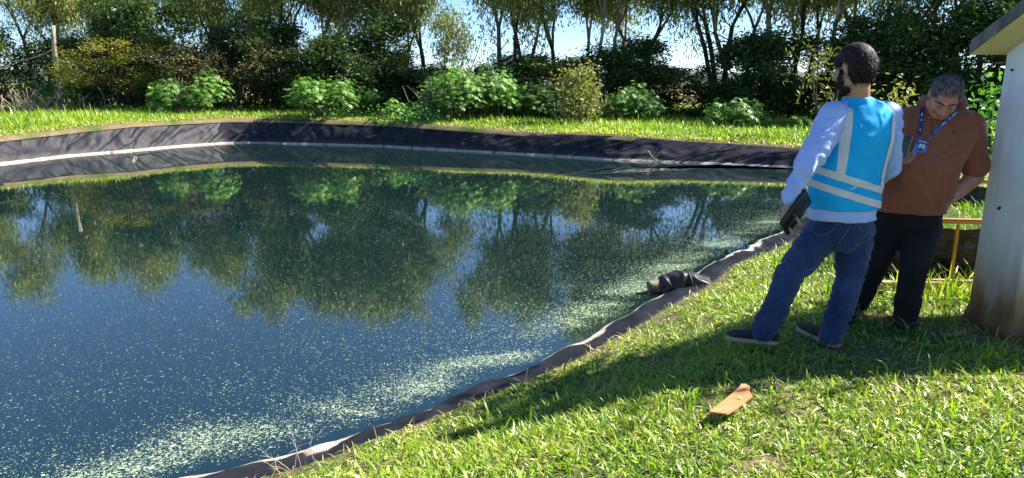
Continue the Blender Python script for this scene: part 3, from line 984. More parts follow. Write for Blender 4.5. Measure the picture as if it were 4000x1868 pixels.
# castor oil plants: stems with big star shaped leaves
def star_leaf(size, lobes=8):
    v, f = [Vector((0, 0, 0))], []
    for k in range(lobes):
        a = -2.5 + 5.0 * k / (lobes - 1)
        L = size * (1 - .35 * abs(a) / 2.5)
        d = Vector((math.cos(a), math.sin(a), 0)); s = Vector((-d.y, d.x, 0))
        i = len(v)
        v += [d * L * .5 - s * L * .15 + Vector((0, 0, .03 * size)), d * L + Vector((0, 0, -.18 * size)), d * L * .5 + s * L * .15 + Vector((0, 0, .03 * size))]
        f.append((0, i, i + 1, i + 2))
    return v, f
SL = np.array([tuple(p) for p in star_leaf(1.0)[0]]); SF = np.array(star_leaf(1.0)[1])
def castor(name, H, Wd, nl, seed, size=.30, tone=.45, up=.55):
    rng.seed(seed); rs.seed(seed)
    root = empty(name, (0, 0, 0))
    tm = MB(); V, Fc, T = [], [], []
    stems = [limb(tm, Vector((rng.gauss(0, .12) * Wd, rng.gauss(0, .10) * Wd, -.05)), Vector((rng.gauss(0, .35) * Wd / H, rng.gauss(0, .35) * Wd / H, 1)), H * rng.uniform(.55, .9), .022, .010, .10, 5, 6)[0] for _ in range(max(4, int(nl / 22)))]
    lobes = [(rng.gauss(0, .20) * Wd, rng.gauss(0, .14) * Wd, rng.uniform(.55, 1.0)) for _ in range(5)]
    for k in range(nl):
        lx, ly, lk = lobes[k % 5]
        a = rng.uniform(0, 2 * math.pi); e = math.asin(rng.uniform(-.15, 1)); rr = rng.uniform(.45, 1.0)
        lump = 1 + .38 * noise.noise(Vector((math.cos(a) * 1.6 + seed, math.sin(a) * 1.6, e * 1.5)))
        c = Vector((math.cos(a) * math.cos(e) * Wd * .5 * rr * lump, math.sin(a) * math.cos(e) * Wd * .5 * rr * lump, H * (.36 + .62 * math.sin(e) * rr * lump)))
        c = Vector((c.x * .80 * lk + lx * 1.25, c.y * .80 * lk + ly, c.z * (.35 + .68 * lk)))
        if c.z < .08: c.z = rng.uniform(.08, .3)
        out = Vector((math.cos(a), math.sin(a), 0))
        nrm = (out * rng.uniform(.1, .8) + Vector((rng.gauss(0, .3), rng.gauss(0, .3), up + .3))).normalized()
        fw = (out + Vector((rng.gauss(0, .5), rng.gauss(0, .5), 0))); fw = (fw - nrm * fw.dot(nrm)).normalized(); sd = nrm.cross(fw)
        M = np.array([fw, sd, nrm])
        s = size * rng.uniform(.5, 1.05)
        Fc.append(SF + len(V) * len(SL)); V.append(SL * s @ M + np.array(c)); T.append(np.full(len(SL), rng.gauss(tone, .17)))
        if k % 3 == 0:
            st = min(stems, key=lambda q: (q[-1] - c).length)
            tm.tube([st[rng.randint(3, 6)], c], [.006, .004], 4)
    tm.build("stem", pmat("castor_stem", [(.06, .09, .03), (.14, .10, .05)], 3, .6) if not bpy.data.materials.get("castor_stem") else bpy.data.materials["castor_stem"], root)
    me = mesh(np.concatenate(V), np.concatenate(Fc)); set_attr(me, 'tone', np.clip(np.concatenate(T), 0, 1))
    link("foliage", me, CAST, root, smooth=False)
    return root
cg = "castor oil plants on the far bank"
for u, D, H, Wd, nl, sd, lab in [
        (735, 27.5, 1.9, 2.5, 777, 401, "castor oil plant standing between the broad tree and the thin brownish tree"),
        (632, 28.5, .8, 1.2, 247, 402, "low dark castor oil seedling in the shade right of the broad tree"),
        (1252, 26, 1.55, 1.75, 648, 403, "bushy castor oil plant with flower spikes, left of a smaller open one"),
        (1415, 27.5, 1.45, 1.5, 348, 404, "open castor oil plant leaning right in front of the darkest thicket"),
        (1740, 480, 1.9, 2.3, 949, 405, "large castor oil plant with brown lower stems, left one of the biggest pair"),
        (1905, 478, 2.15, 2.5, 1047, 406, "tallest castor oil plant, joined to the large one on its left"),
        (2150, 478, 1.5, 2.2, 518, 407, "low castor oil plant crowding the feet of the big leafed plant"),
        (2375, 492, 1.6, 3.0, 1102, 408, "wide low castor oil plant beside the yellow green bush"),
        (2865, 515, 1.15, 1.8, 558, 409, "castor oil plant low in the grass left of the man in the blue vest"),
        (3105, 522, .55, .7, 127, 410, "small castor oil plant nearest the left arm of the man in the vest"),
        (190, 31, 1.6, 2.4, 449, 411, "castor oil plant behind the dead stalks at the leaning pole"),
        (2035, 480, 1.4, 2.1, 540, 413, "castor oil plant between the tallest one and the big leafed plant"),
        (1625, 472, .8, 1.6, 300, 414, "short castor oil plant left of the biggest pair"),
        (2235, 487, 1.0, 1.7, 320, 415, "short castor oil plant in front of the yellow green bush")]:
    o = castor("castor_plant", H, Wd, nl, sd, .175); place(o, u, D, lab, "plant", cg)
# plant with big heart shaped leaves
rng.seed(9)
root = empty("broad_leaf_plant", gpx(2060, 474), "plant with very big pale rounded leaves among the castor oil plants", "plant")
L0 = Vector(root.location); tm = MB(); lv, lf_, lt = [], [], []
for k in range(26):
    a = rng.uniform(0, 2 * math.pi); e = rng.uniform(.35, 1.0)
    c = L0 + Vector((math.cos(a) * .85 * e, math.sin(a) * .6 * e, 1.45 - .85 * e + rng.uniform(-.35, .15)))
    tm.tube([L0 + Vector((0, 0, -.05)), L0 + Vector((math.cos(a) * .15, math.sin(a) * .1, .9)), c], [.02, .014, .006], 5)
    out = Vector((math.cos(a), math.sin(a), -.25)).normalized(); sd = out.cross(Vector((0, 0, 1))).normalized(); nm = sd.cross(out)
    s = rng.uniform(.22, .36); i = len(lv)
    for q in range(10):
        t = 2 * math.pi * q / 10
        lv.append(c + out * (s * (.5 - .55 * math.cos(t))) + sd * (s * .52 * math.sin(t)) + nm * (.05 * s * math.cos(2 * t)))
    lf_.append(tuple(range(i, i + 10))); lt += [rng.uniform(.3, .9)] * 10
tm.build("stem", bpy.data.materials["castor_stem"], root)
me = mesh(lv, lf_); set_attr(me, 'tone', lt)
link("foliage", me, leafmat("broad_leaf", [(.10, .17, .03), (.22, .28, .06), (.40, .40, .18)], .5, .3), root, False)

# low weeds at the foot of the plants
def weed_patch(u, D, Wd, H, nl, seed, m, label, tone=.5):
    rng.seed(seed); rs.seed(seed)
    root = tag(empty("weed_patch", gpx(u, D), label, "weeds", "weed patches on the far bank"), kind='stuff')
    L0 = np.array(root.location)
    tm = MB()
    for k in range(26):
        b = Vector(L0) + Vector((rng.gauss(0, Wd * .25), rng.gauss(0, .35), 0)); b.z = gz(b.x, b.y) - .02
        limb(tm, b, Vector((rng.gauss(0, .3), rng.gauss(0, .3), 1)), H * rng.uniform(.6, 1.1), .008, .003, .15, 4, 4)
    tm.build("stem", bpy.data.materials["castor_stem"], root)
    C = L0 + np.stack([rs.normal(0, Wd * .27, nl), rs.normal(0, .42, nl), np.abs(rs.normal(0, H * .45, nl)) + .03], 1)
    leaves(C, rs.normal(.1, .3, nl), rs.uniform(.07, .14, nl), rs.uniform(.05, .09, nl), np.clip(rs.normal(tone, .2, nl), 0, 1), "foliage", m, root, up=1.0)
weed_patch(1640, 474, 2.2, .42, 900, 501, CAST, "low pale weeds left of the large castor oil plant")
weed_patch(1370, 456, 1.9, .36, 600, 502, CAST, "low weeds below the open castor oil plant")
weed_patch(270, 440, 5.0, .45, 1500, 503, CAST, "sprawling weeds below the leaning pole", .7)
weed_patch(470, 445, 2.0, .35, 500, 504, CAST, "small weeds right of the two cut stakes", .6)
# dead stalks by the pole
rng.seed(77)
root = empty("dead_shrub", gat(140, 30), "bare grey brown stalks of a dead shrub left of the leaning pole", "dead shrub")
tm = MB()
DRY = pmat("dry_stalk", [(.20, .14, .09), (.36, .27, .19), (.48, .40, .30)], 4, .85)
for k in range(46):
    b = Vector(root.location) + Vector((rng.gauss(0, 1.1), rng.gauss(0, .6), -.05))
    p, d = limb(tm, b, Vector((rng.gauss(0, .45), rng.gauss(0, .3), 1)), rng.uniform(.5, 1.5), .022, .009, .15, 5, 5)
    for q in range(2):
        limb(tm, p[rng.randint(2, 4)], Vector((rng.gauss(0, .8), rng.gauss(0, .5), .8)), rng.uniform(.25, .6), .012, .005, .2, 4, 4)
tm.build("branchwork", DRY, root)

# ------------------------------------------------------------------ far field and hills
hm = pmat("hill_forest", [(.02, .045, .02), (.045, .075, .035), (.09, .11, .05)], .012, .9, vscale=None)
hv, hf = [], []
nx = 160
for j, (dist, hh) in enumerate([(900, -6), (1500, 4), (2100, 22), (2700, 40), (3400, 30), (4200, -10)]):
    for i in range(nx):
        an = R(25) + (R(130)) * i / (nx - 1)
        q = hh + (10 + .25 * abs(hh)) * noise.noise(Vector((an * 4, j * .8, 1))) + 5 * noise.noise(Vector((an * 23, j, 4)))
        hv.append((math.cos(an) * dist, math.sin(an) * dist, q))
for j in range(5):
    for i in range(nx - 1):
        hf.append((j * nx + i + 1, j * nx + i, (j + 1) * nx + i, (j + 1) * nx + i + 1))
tag(link("hills", mesh(hv, hf), hm), "low wooded hills on the horizon", "hills", kind='structure')

# leaf litter on the near turf
pts, d = scatter(420, lambda x, y, d: np.interp(np.hypot(x, y), [2, 5, 12], [1, .8, .1]) * (d > .1), .1, 6, True)
n = len(pts); pts[:, 2] += rs.uniform(.012, .04, n)
az = rs.uniform(0, 6.28, n)
ax_ = unit(np.stack([np.cos(az), np.sin(az), rs.normal(0, .25, n)], 1)); sd_ = unit(np.cross(ax_, unit(np.stack([rs.normal(0, .35, n), rs.normal(0, .35, n), np.ones(n)], 1))))
V, f = leaf_cloud(pts, ax_, sd_, rs.uniform(.02, .055, n), rs.uniform(.006, .018, n))
me = mesh(V, f); set_attr(me, 'tone', np.repeat(rs.rand(n), 4))
tag(link("leaf_litter", me, leafmat("dead_leaf", [(.10, .05, .025), (.24, .13, .06), (.42, .30, .17)], .7, .15), smooth=False), "dry brown leaf litter and straw bits lying in the near turf", "leaf litter", kind='stuff')
# broad leafed weeds in the turf
pts, d = scatter(170, lambda x, y, d: np.interp(np.hypot(x, y), [2, 5, 12], [1, .8, .1]) * (d > .1), .12, 6, True)
C, A = [], []
for p in pts:
    k = rng.randint(5, 9); a0 = rng.uniform(0, 6)
    for q in range(k):
        a = a0 + 6.28 * q / k; C.append(p + np.array([0, 0, .01])); A.append((math.cos(a), math.sin(a), rng.uniform(.25, .8)))
C, A = np.array(C), unit(np.array(A)); n = len(C)
S2 = unit(np.cross(A, np.array([0, 0, 1.0]) + rs.normal(0, .2, (n, 3))))
V, f = leaf_cloud(C, A, S2, rs.uniform(.03, .065, n), rs.uniform(.014, .026, n))
me = mesh(V, f); set_attr(me, 'tone', np.repeat(np.clip(rs.normal(.45, .2, n), 0, .8), 4))
tag(link("turf_weeds", me, GRASS, smooth=False), "small broad leafed weeds scattered in the near turf", "weeds", kind='stuff')
def frame_rot(a):
    return Matrix.Rotation(a, 3, 'X')
# ------------------------------------------------------------------ concrete shelter at the right
def plaster():
    m, nt, nodes, links, b = newmat("stained_plaster")
    p = pos_(nt)
    s = N(nt, "ShaderNodeSeparateXYZ"); links.new(p, s.inputs[0])
    streak = noise_(nt, 3.0, 6, pos_(nt, (9, 9, .8)), .65)
    c = ramp(nt, noise_(nt, 2.5, 6, p), [(.3, (.70, .75, .76)), (.55, (.83, .87, .88)), (.75, (.86, .90, .91))])
    c = mixc(nt, ramp(nt, streak, [(.50, 0.0), (.78, .38)]), c, (.42, .37, .29))
    z = math_(nt, 'ADD', s.outputs[2], math_(nt, 'MULTIPLY_ADD', noise_(nt, 2, 6, pos_(nt, (3, 3, 1))), .6, -.30))
    c = mixc(nt, ramp(nt, z, [(.16, 1.0), (.48, .45), (.85, .0)]), c, (.30, .17, .07))
    c = mixc(nt, ramp(nt, z, [(-.05, 1.0), (.26, .0)]), c, (.13, .055, .022))
    links.new(c, b.inputs['Base Color'])
    b.inputs['Roughness'].default_value = .9
    links.new(bump_(nt, noise_(nt, 55, 6, p, .7), .5, .006), b.inputs['Normal'])
    return m
PLA = plaster()
SOF = pmat("bounce_yellow_soffit", [(.50, .43, .18), (.66, .57, .28), (.72, .65, .38)], 2.5, .9, .3, .006, 40, lo=.3, hi=.7)  # yellow of the bounce light is put into the soffit colour
EDG = pmat("mossy_concrete", [(.05, .05, .045), (.12, .115, .10), (.22, .21, .18)], 6, .95, .8, .02, 18, vscale=(1, 1, .3))
xa, ya, yb = 3.05, 4.52, 4.10
sh = empty("concrete_shelter", (xa, yb, 0), "whitewashed concrete shelter column with a sloping roof slab and rust brown stained foot", "shelter")
b_ = MB().box(((xa + xa + .42) / 2, (ya + yb) / 2, .86), (.21, (ya - yb) / 2, .98), bev=.012)
v_ = []
for (x, y, z) in b_.v:
    f_ = np.clip((1.2 - z) / 1.4, 0, 1)
    v_.append((x - .012 * f_ * (x < xa + .1), y, z + (.47 * (ya - y) if z > 1.2 else 0) - (.11 if z > 1.2 else 0)))
b_.v = v_
b_.build("column", PLA, sh, smooth=False)
ft = MB()
ft.loft([((xa + .20, (ya + yb) / 2, -.3), (.262, 0, 0), (0, .255, 0)), ((xa + .20, (ya + yb) / 2, .05), (.236, 0, 0), (0, .232, 0)), ((xa + .20, (ya + yb) / 2, .13), (.214, 0, 0), (0, .211, 0))], 40, 14)
ft.build("footing", PLA, sh, smooth=False)
MB().box(((xa + .42 + 5.0) / 2 + .002, (ya + yb) / 2, .80), ((5.0 - xa - .42) / 2, .17, .92), bev=.01).build('wall', PLA, sh, smooth=False)
YN = 4.06
HOOK = pmat("black_iron", [(.01, .01, .01), (.03, .025, .02)], 9, .6)
for k, (yy, zz) in enumerate(((4.43, 1.62), (4.24, 1.48), (4.36, .78))):
    MB().box((xa - .012, yy, zz), (.008, .006, .012 if k else .007), frame_rot(.3 * k), .004).build("bolt", HOOK, sh)
def roof_z(y): return 1.73 + .47 * (ya - y)
x0, x1, y1 = 2.84, 5.2, ya + .03
rv = [(x0, y1, roof_z(y1)), (x1, y1, roof_z(y1)), (x1, YN, roof_z(YN)), (x0, YN, roof_z(YN))]
tk = .085
rb_ = MB()
rb_.v = rv + [(x, y, z + tk) for x, y, z in rv]
rb_.f = [(0, 4, 5, 1), (1, 5, 6, 2), (2, 6, 7, 3), (3, 7, 4, 0), (4, 7, 6, 5)]
slab = rb_.build("roof_slab", EDG, sh, smooth=False)
so_ = MB(); so_.v = [(x, y, z) for x, y, z in rv]; so_.f = [(0, 1, 2, 3)]
link("soffit", mesh([(x, y, z - .002) for x, y, z in rv], [(3, 2, 1, 0)]), SOF, slab, False)
rod = MB().tube([P(3886, 247, Y=4.5), P(3968, 240, Y=4.53)], .005, 8)
tag(rod.build("steel_rod", pmat("rusty_steel", [(.20, .07, .03), (.36, .15, .07)], 20, .8)), "short rusty rod sticking out of the concrete column below the roof", "rod")

# ------------------------------------------------------------------ yellow rail fences with black sheeting
YEL = pmat("yellow_paint", [(.46, .19, .02), (.58, .26, .025), (.64, .32, .04)], 4, .42, .15, .004, 60, lo=.3, hi=.7)
RUST = pmat("rust_top", [(.25, .09, .03), (.45, .18, .06)], 9, .8)
def net_mat():
    m, nt, nodes, links, b = newmat("black_sheeting")
    p = pos_(nt)
    c = ramp(nt, noise_(nt, 2.2, 6, p), [(.35, (.006, .006, .006)), (.55, (.016, .013, .012)), (.75, (.04, .03, .025))])
    links.new(c, b.inputs['Base Color']); b.inputs['Roughness'].default_value = .35
    links.new(bump_(nt, noise_(nt, 3.5, 5, pos_(nt, (1, 1, 1.6)), .6, 1.0), .9, .06), b.inputs['Normal'])
    return m
NET = net_mat()
def fence(X0, X1, Y0, Y1, zt, label, posts, zb=-.12, bulge=.05, back=None):
    root = empty("rail_fence", ((X0 + X1) / 2, (Y0 + Y1) / 2, 0), label, "fence", "yellow rail fences with black sheeting")
    dirv = Vector((X1 - X0, Y1 - Y0, 0)); M = dirv.to_track_quat('X', 'Z').to_matrix()
    c = Vector(((X0 + X1) / 2, (Y0 + Y1) / 2, zt))
    rail = MB().box(c, (dirv.length / 2, .016, .015), M, .004).build("rail", YEL, root, smooth=False)
    MB().box(c + Vector((0, .01, .019)), (dirv.length / 2, .024, .003), M).build("rail_cap", RUST, rail, smooth=False)
    for t in posts:
        q = Vector((X0, Y0, 0)).lerp(Vector((X1, Y1, 0)), t)
        MB().box(q + Vector((0, .0, (zt + zb) / 2 - .018)), (.011, .011, (zt - zb) / 2 - .004), M, .003).build("post", YEL, root, smooth=False)
    nx_, nz_ = 60, 22
    v, f = [], []
    for j in range(nz_ + 1):
        for i in range(nx_ + 1):
            s, t = i / nx_, j / nz_
            q = Vector((X0, Y0, 0)).lerp(Vector((X1, Y1, 0)), s)
            top = zt - .03 - .06 * max(0, noise.noise(Vector((s * 5, 1, X0)))) - .02
            z = zb + (top - zb) * t
            d = bulge * (noise.noise(Vector((s * 4, t * 2.2, X0))) + .4 * noise.noise(Vector((s * 11 + t * 6, t * 7, Y0)))) + .045 + .03 * (1 - t)
            if i % 15 == 0 and j > 0: d = .03
            v.append((q.x, q.y + d, z))
    for j in range(nz_):
        for i in range(nx_):
            f.append((j * (nx_ + 1) + i, j * (nx_ + 1) + i + 1, (j + 1) * (nx_ + 1) + i + 1, (j + 1) * (nx_ + 1) + i))
    link("plastic_sheet", mesh(v, f), NET, root)
    return root
a1, a2 = P(3440, 862, Y=5.42), P(4150, 888, Y=5.25)
t_ = (P(3735, 900, Y=5.36)[0] - a1[0]) / (a2[0] - a1[0])
fence(a1[0], a2[0], a1[1], a2[1], .50, "nearer yellow rail fence hung with black plastic, right of the brown shirted man", (0.02, t_, .98))
b1, b2 = P(3560, 706, Y=7.5), P(4120, 722, Y=7.3)
fence(b1[0], b2[0], b1[1], b2[1], b1[2], "farther yellow rail fence hung with black plastic, seen above the nearer one", (0.03, .97), zb=.0)
kb = MB().box(((a1[0] + a2[0]) / 2, 5.22, .03), (.9, .05, .04), bev=.006)
tag(kb.build("wooden_plank", pmat("weathered_wood", [(.25, .15, .09), (.42, .28, .17), (.5, .36, .24)], 3, .85, .4, .01, 20, vscale=(.3, 3, 3)), smooth=False), "weathered plank lying along the foot of the nearer fence", "plank")
# tufts by the fences
rs.seed(3)
def tuft_field(n, x, y, ln, name, label, tone=.5, zf=None):
    pts = np.stack([rs.uniform(*x, n), rs.uniform(*y, n), np.zeros(n)], 1)
    pts[:, 2] = [(zf(a, b) if zf else gz(a, b)) for a, b in pts[:, :2]]
    tag(blades(pts, rs.uniform(*ln, n), rs.uniform(.006, .012, n), np.abs(rs.normal(.4, .3, n)), np.clip(rs.normal(tone, .2, n), 0, 1), name, GRASS, curl=.9), label, "grass", kind='stuff')
tuft_field(260, (2.8, 3.7), (4.85, 5.2), (.12, .34), "tall_grass", "tall grass blades in front of the nearer fence", .6)
bv, bf = [], []
for j in range(17):
    for i in range(33):
        x, y = 2.7 + 4.2 * i / 32, 5.55 + 2.3 * j / 16
        h = .30 * min(1, i / 7, (32 - i) / 7) * min(1, j / 4, (16 - j) / 4)
        bv.append((x, y, gz(x, y) - .03 + h + .03 * noise.noise(Vector((x * 3, y * 3, 2)))))
for j in range(16):
    for i in range(32):
        bf.append((j * 33 + i, j * 33 + i + 1, j * 33 + i + 34, j * 33 + i + 33))
bed = mesh(bv, bf)
bed_b = BVHTree.FromPolygons([Vector(q) for q in bv], bf)
def bz(x, y):
    h = bed_b.ray_cast(Vector((x, y, 9)), Vector((0, 0, -1)))
    return max(h[0].z, gz(x, y)) if h[0] else gz(x, y)
tag(link("earth_bed", bed, bpy.data.materials["soil_and_turf"]), "low grassed mound of earth between the two yellow fences", "earth bed")
tuft_field(2600, (2.8, 6.6), (5.7, 7.7), (.06, .16), "grass", "grass on the earth strip between the two yellow fences", .35, bz)

# ------------------------------------------------------------------ torn orange board
ORG = pmat("orange_board", [(.50, .17, .06), (.62, .23, .09), (.68, .29, .12)], 5, .75, .25, .004, 40, vscale=(1, 3, 1), lo=.3, hi=.7)
pz = .07
outl = [(2770, 1607), (2803, 1583), (2885, 1515), (2897, 1498), (2904, 1500), (2912, 1499), (2922, 1505), (2931, 1510), (2927, 1526), (2936, 1542), (2941, 1547), (2925, 1557), (2880, 1592), (2842, 1616)]
base_z = gz(*P(2850, 1560, z=0)[:2])
top = [Vector(P(u, v, z=base_z + pz + .03 * (u - 2770) / 170)) for u, v in outl]
bm = bmesh.new()
vt = [bm.verts.new(p) for p in top]; vb = [bm.verts.new(p - Vector((0, 0, .008))) for p in top]
bm.faces.new(vt); bm.faces.new(list(reversed(vb)))
for i in range(len(vt)):
    j = (i + 1) % len(vt); bm.faces.new((vt[j], vt[i], vb[i], vb[j]))
bmesh.ops.recalc_face_normals(bm, faces=bm.faces)
me = bpy.data.meshes.new("m"); bm.to_mesh(me); bm.free()
tag(link("broken_board", me, ORG, smooth=False), "torn piece of orange board lying on the sunlit grass", "board")

# ------------------------------------------------------------------ drain pipe wrapped in liner
PVC = pmat("dirty_pipe", [(.05, .042, .03), (.17, .145, .105), (.30, .26, .20)], 12, .7, .4, .01, 30, vscale=(1, 1, 1))
p0, p1 = Vector(P(2532, 1118, z=ZW + .075)), Vector(P(2690, 1088, z=ZW + .14))
dp = empty("drain_pipe", p0, "dirty drain pipe end jutting over the water out of a liner sleeve", "pipe")
dv = (p1 - p0).normalized()
Z3 = Vector((0, 0, 1)); mb = MB(); nn_ = 20; sdv = dv.cross(Vector((0, 0, 1))).normalized(); upv = sdv.cross(dv)
rr = .052
ringp = [(p0, rr), (p0 + dv * .02, rr + .004), (p0 + dv * .05, rr), (p0 + dv * .32, rr)]
inner = [(p0 + dv * .32, rr - .01), (p0, rr - .01)]
allr = ringp + inner
vv, ff = [], []
for c, q in allr:
    for k in range(nn_):
        t = 2 * math.pi * k / nn_; vv.append(c + (sdv * math.cos(t) + upv * math.sin(t)) * q)
for i in range(len(allr)):
    i2 = (i + 1) % len(allr)
    for k in range(nn_): ff.append((i * nn_ + k, i * nn_ + (k + 1) % nn_, i2 * nn_ + (k + 1) % nn_, i2 * nn_ + k))
link("pipe", mesh(vv, ff), PVC, dp)
LM2 = pmat("liner_sleeve", [(.012, .012, .014), (.020, .020, .024), (.045, .043, .046)], 3, .4, .3, .02, 9)
mb = MB()
rings_ = []
for k, t in enumerate(np.linspace(.10, .66, 16)):
    e = (t - .10) / .56
    c = p0 + dv * t - Z3 * (.012 + .10 * e ** 2)
    wv = .072 + .11 * e + .022 * noise.noise(Vector((t * 9, 1, 2)))
    hv_ = .072 + .055 * math.sin(math.pi * min(1, e * 1.1)) + .016 * noise.noise(Vector((t * 11, 4, 2)))
    rings_.append((c, sdv * wv, Z3 * hv_))
mb.loft(rings_, 26, 2.2)
mb.remesh("liner_sleeve", LM2, dp, .009, 3, lambda c, nn: .020 * noise.noise(c * 6) + .018 * (max(0, 1 - 3 * abs(noise.noise(c * 5.3))) - .3))
tie = []
cc = p0 + dv * .42 - Z3 * .04
for k in range(25):
    t = 2 * math.pi * k / 24; tie.append(cc + (sdv * math.cos(t) * .142 + upv * math.sin(t) * .128))
MB().tube(tie, .008, 6, False).build("strap", pmat("black_strap", [(.008, .008, .008), (.02, .02, .02)], 5, .5), dp)

# ------------------------------------------------------------------ leaning pole, wire, stakes, far power pole
WOOD = pmat("grey_pole_wood", [(.15, .11, .085), (.30, .24, .19), (.46, .40, .34)], 5, .8, .4, .01, 20, vscale=(4, 4, .3))
D = 31.0; pb = gat(243, D); pb.z -= .1
pt = Vector(P(205, 100, Y=D - .2))
o = empty("leaning_pole", pb, "weathered grey wooden pole leaning left in front of the treeline", "pole")
pts = [pb.lerp(pt, t) + Vector((.03 * math.sin(t * 7), 0, 0)) for t in np.linspace(0, 1, 9)]
MB().tube(pts, [.115 - .035 * t for t in np.linspace(0, 1, 9)], 12).build("shaft", WOOD, o)
MB().box(pb + Vector((.12, -.02, .85)), (.05, .10, .22), bev=.02).build("junction_box", pmat("grey_box", [(.5, .5, .48), (.65, .65, .62)], 4, .6), o)
hk = Vector(P(212, 192, Y=D))
wp = []
e0 = Vector(P(-260, 150, Y=D - .5))
for t in np.linspace(0, 1, 30):
    q = e0.lerp(hk, t); q.z -= 4 * .62 * t * (1 - t) * 1.15; wp.append(q)
tag(MB().tube(wp, .016, 6).build("sagging_wire", pmat("wire_black", [(.25, .22, .2), (.32, .3, .27)], 3, .6)), "sagging wire hanging from the leaning pole to the left", "wire")
def stake(u, D, h, dx, lab):
    b = gpx(u, D); b.z -= .05
    tag(MB().tube([b, b + Vector((dx * .5, 0, h * .5)), b + Vector((dx, 0, h))], [.05, .045, .035], 8).build("wooden_stake", DRY), lab, "stake", "cut stakes in the weeds")
stake(303, 434, .85, -.28, "short pale stake leaning left, just right of the leaning pole")
stake(402, 440, .55, -.02, "short upright broken stake in the weeds below the broad tree")
stake(952, 430, 1.0, -.02, "thin upright stake right of the thin brownish tree")
# power line beyond the trees
Dp = 78.0
pb = Vector((P(2675, 335, Y=Dp)[0], Dp, -1.5)); pt = Vector(P(2678, 265, Y=Dp))
o = empty("power_pole", pb, "distant concrete power pole in the gap between the trees", "pole")
MB().tube([pb, pt], [.17, .12], 10).build("shaft", pmat("pole_concrete", [(.34, .31, .28), (.45, .42, .38)], 3, .8), o)
MB().box(pt + Vector((0, 0, -.35)), (.95, .05, .06)).build("crossarm", WOOD, o, smooth=False)
for k, dx in enumerate((-.8, 0, .8)):
    a_ = pt + Vector((dx, 0, -.25)); wpts = []
    for t in np.linspace(-1, 1, 41):
        wpts.append(a_ + Vector((t * 60, t * 8, -1.2 * (1 - (2 * abs(t) - 1) ** 2))))
    tag(MB().tube(wpts, .022, 4).build("power_line", pmat("line_grey", [(.12, .12, .12), (.15, .15, .15)], 3, .6) if k == 0 else bpy.data.materials["line_grey"]),
        ("lowest of the distant power lines beyond the trees", "middle distant power line beyond the trees", "upper distant power line beyond the trees")[k], "power line", "distant power lines")
    if k == 0: pass

# unseen tree added right of the shelter to cast shade on the men
o = thicket("added_shade_tree", 1.3, .45, 3200, 611, EUC, (.12, .20), (.05, .08), 3, .45, .05, -.3)
o.location = (5.0, 5.02, 2.65)
tm = MB(); limb(tm, Vector((5.2, 5.0, -.1)), Vector((0, 0, 1)), 3.0, .12, .08, .03, 9, 7)
tm.build("trunk", DBARK, o)
tag(o, "small leafy tree added out of view right of the concrete shelter to shade the men", "tree")

# dry weeds leaning over the liner at the lower left, and a twig caught at the far tide line
rng.seed(31)
mb = MB()
wb = Vector(P(1085, 1862, z=ZW + FB + .02))
for k in range(9):
    b = wb + Vector((rng.gauss(0, .05) + .012 * k, rng.gauss(0, .03) + .014 * k, -.02))
    p, d = limb(mb, b, Vector((rng.gauss(-.3, .4), rng.gauss(.1, .3), 1)), rng.uniform(.10, .20), .0022, .0010, .12, 5, 6)
    for q in range(3):
        limb(mb, p[-1 - q // 2], Vector((rng.gauss(0, 1), rng.gauss(0, 1), .5)), rng.uniform(.03, .06), .0012, .0006, .1, 4, 3)
tag(mb.build("dry_weed", DRY), "thin dry weed stalks leaning over the liner beside the nearest water", "weed")
mb = MB()
tb = Vector(P(2548, 618, z=ZW + .10))
for k in range(7):
    limb(mb, tb, Vector((rng.gauss(.3, .8), -.5, rng.gauss(.5, .7))), rng.uniform(.15, .4), .016, .006, .2, 5, 5)
tag(mb.build("dead_twig", DRY), "pale dead twig caught on the far liner at the tide line", "twig")
# ================================================================== people
def skinmat(name, c1, c2, c3):
    m, nt, nodes, links, b = newmat(name)
    p = pos_(nt)
    links.new(ramp(nt, noise_(nt, 14, 5, p), [(.3, c1), (.5, c2), (.7, c3)]), b.inputs['Base Color'])
    b.inputs['Roughness'].default_value = .5
    b.inputs['Subsurface Weight'].default_value = .08
    b.inputs['Subsurface Radius'].default_value = (.01, .004, .002)
    links.new(bump_(nt, noise_(nt, 160, 4, p), .25, .002), b.inputs['Normal'])
    return m
SKIN1 = skinmat("skin_tan", (.34, .175, .11), (.42, .225, .145), (.47, .26, .18))
SKIN2 = skinmat("skin_ruddy", (.42, .17, .11), (.50, .225, .15), (.56, .27, .19))
def cloth(name, stops, scale=5, rough=.85, weave=420, wr=.5, wd=.012, wsc=9, sheen=.2, vs=(1, 1, .55)):
    m, nt, nodes, links, b = newmat(name)
    p = pos_(nt)
    k = len(stops)
    links.new(ramp(nt, noise_(nt, scale, 6, p, .6), [(.3 + .4 * i / max(1, k - 1), s) for i, s in enumerate(stops)]), b.inputs['Base Color'])
    b.inputs['Roughness'].default_value = rough
    b.inputs['Specular IOR Level'].default_value = .25
    b.inputs['Sheen Weight'].default_value = sheen
    h = math_(nt, 'ADD', math_(nt, 'MULTIPLY', noise_(nt, wsc, 3, pos_(nt, vs), .5, .8), 1.0), math_(nt, 'MULTIPLY', noise_(nt, weave, 2, p), .06))
    links.new(bump_(nt, h, wr, wd), b.inputs['Normal'])
    return m
SHIRT = cloth("pale_blue_shirt", [(.31, .42, .82), (.38, .50, .88), (.44, .55, .90)], wr=.9, wd=.03, wsc=9)
VEST = cloth("blue_vest_mesh", [(.0, .32, .66), (.0, .39, .77), (.01, .44, .83)], rough=.7, wr=.6, wd=.02, wsc=8, sheen=.03)
REFL = cloth("reflective_tape", [(.52, .53, .54), (.66, .66, .66)], rough=.45, wr=.3, wd=.006, wsc=30, sheen=0)
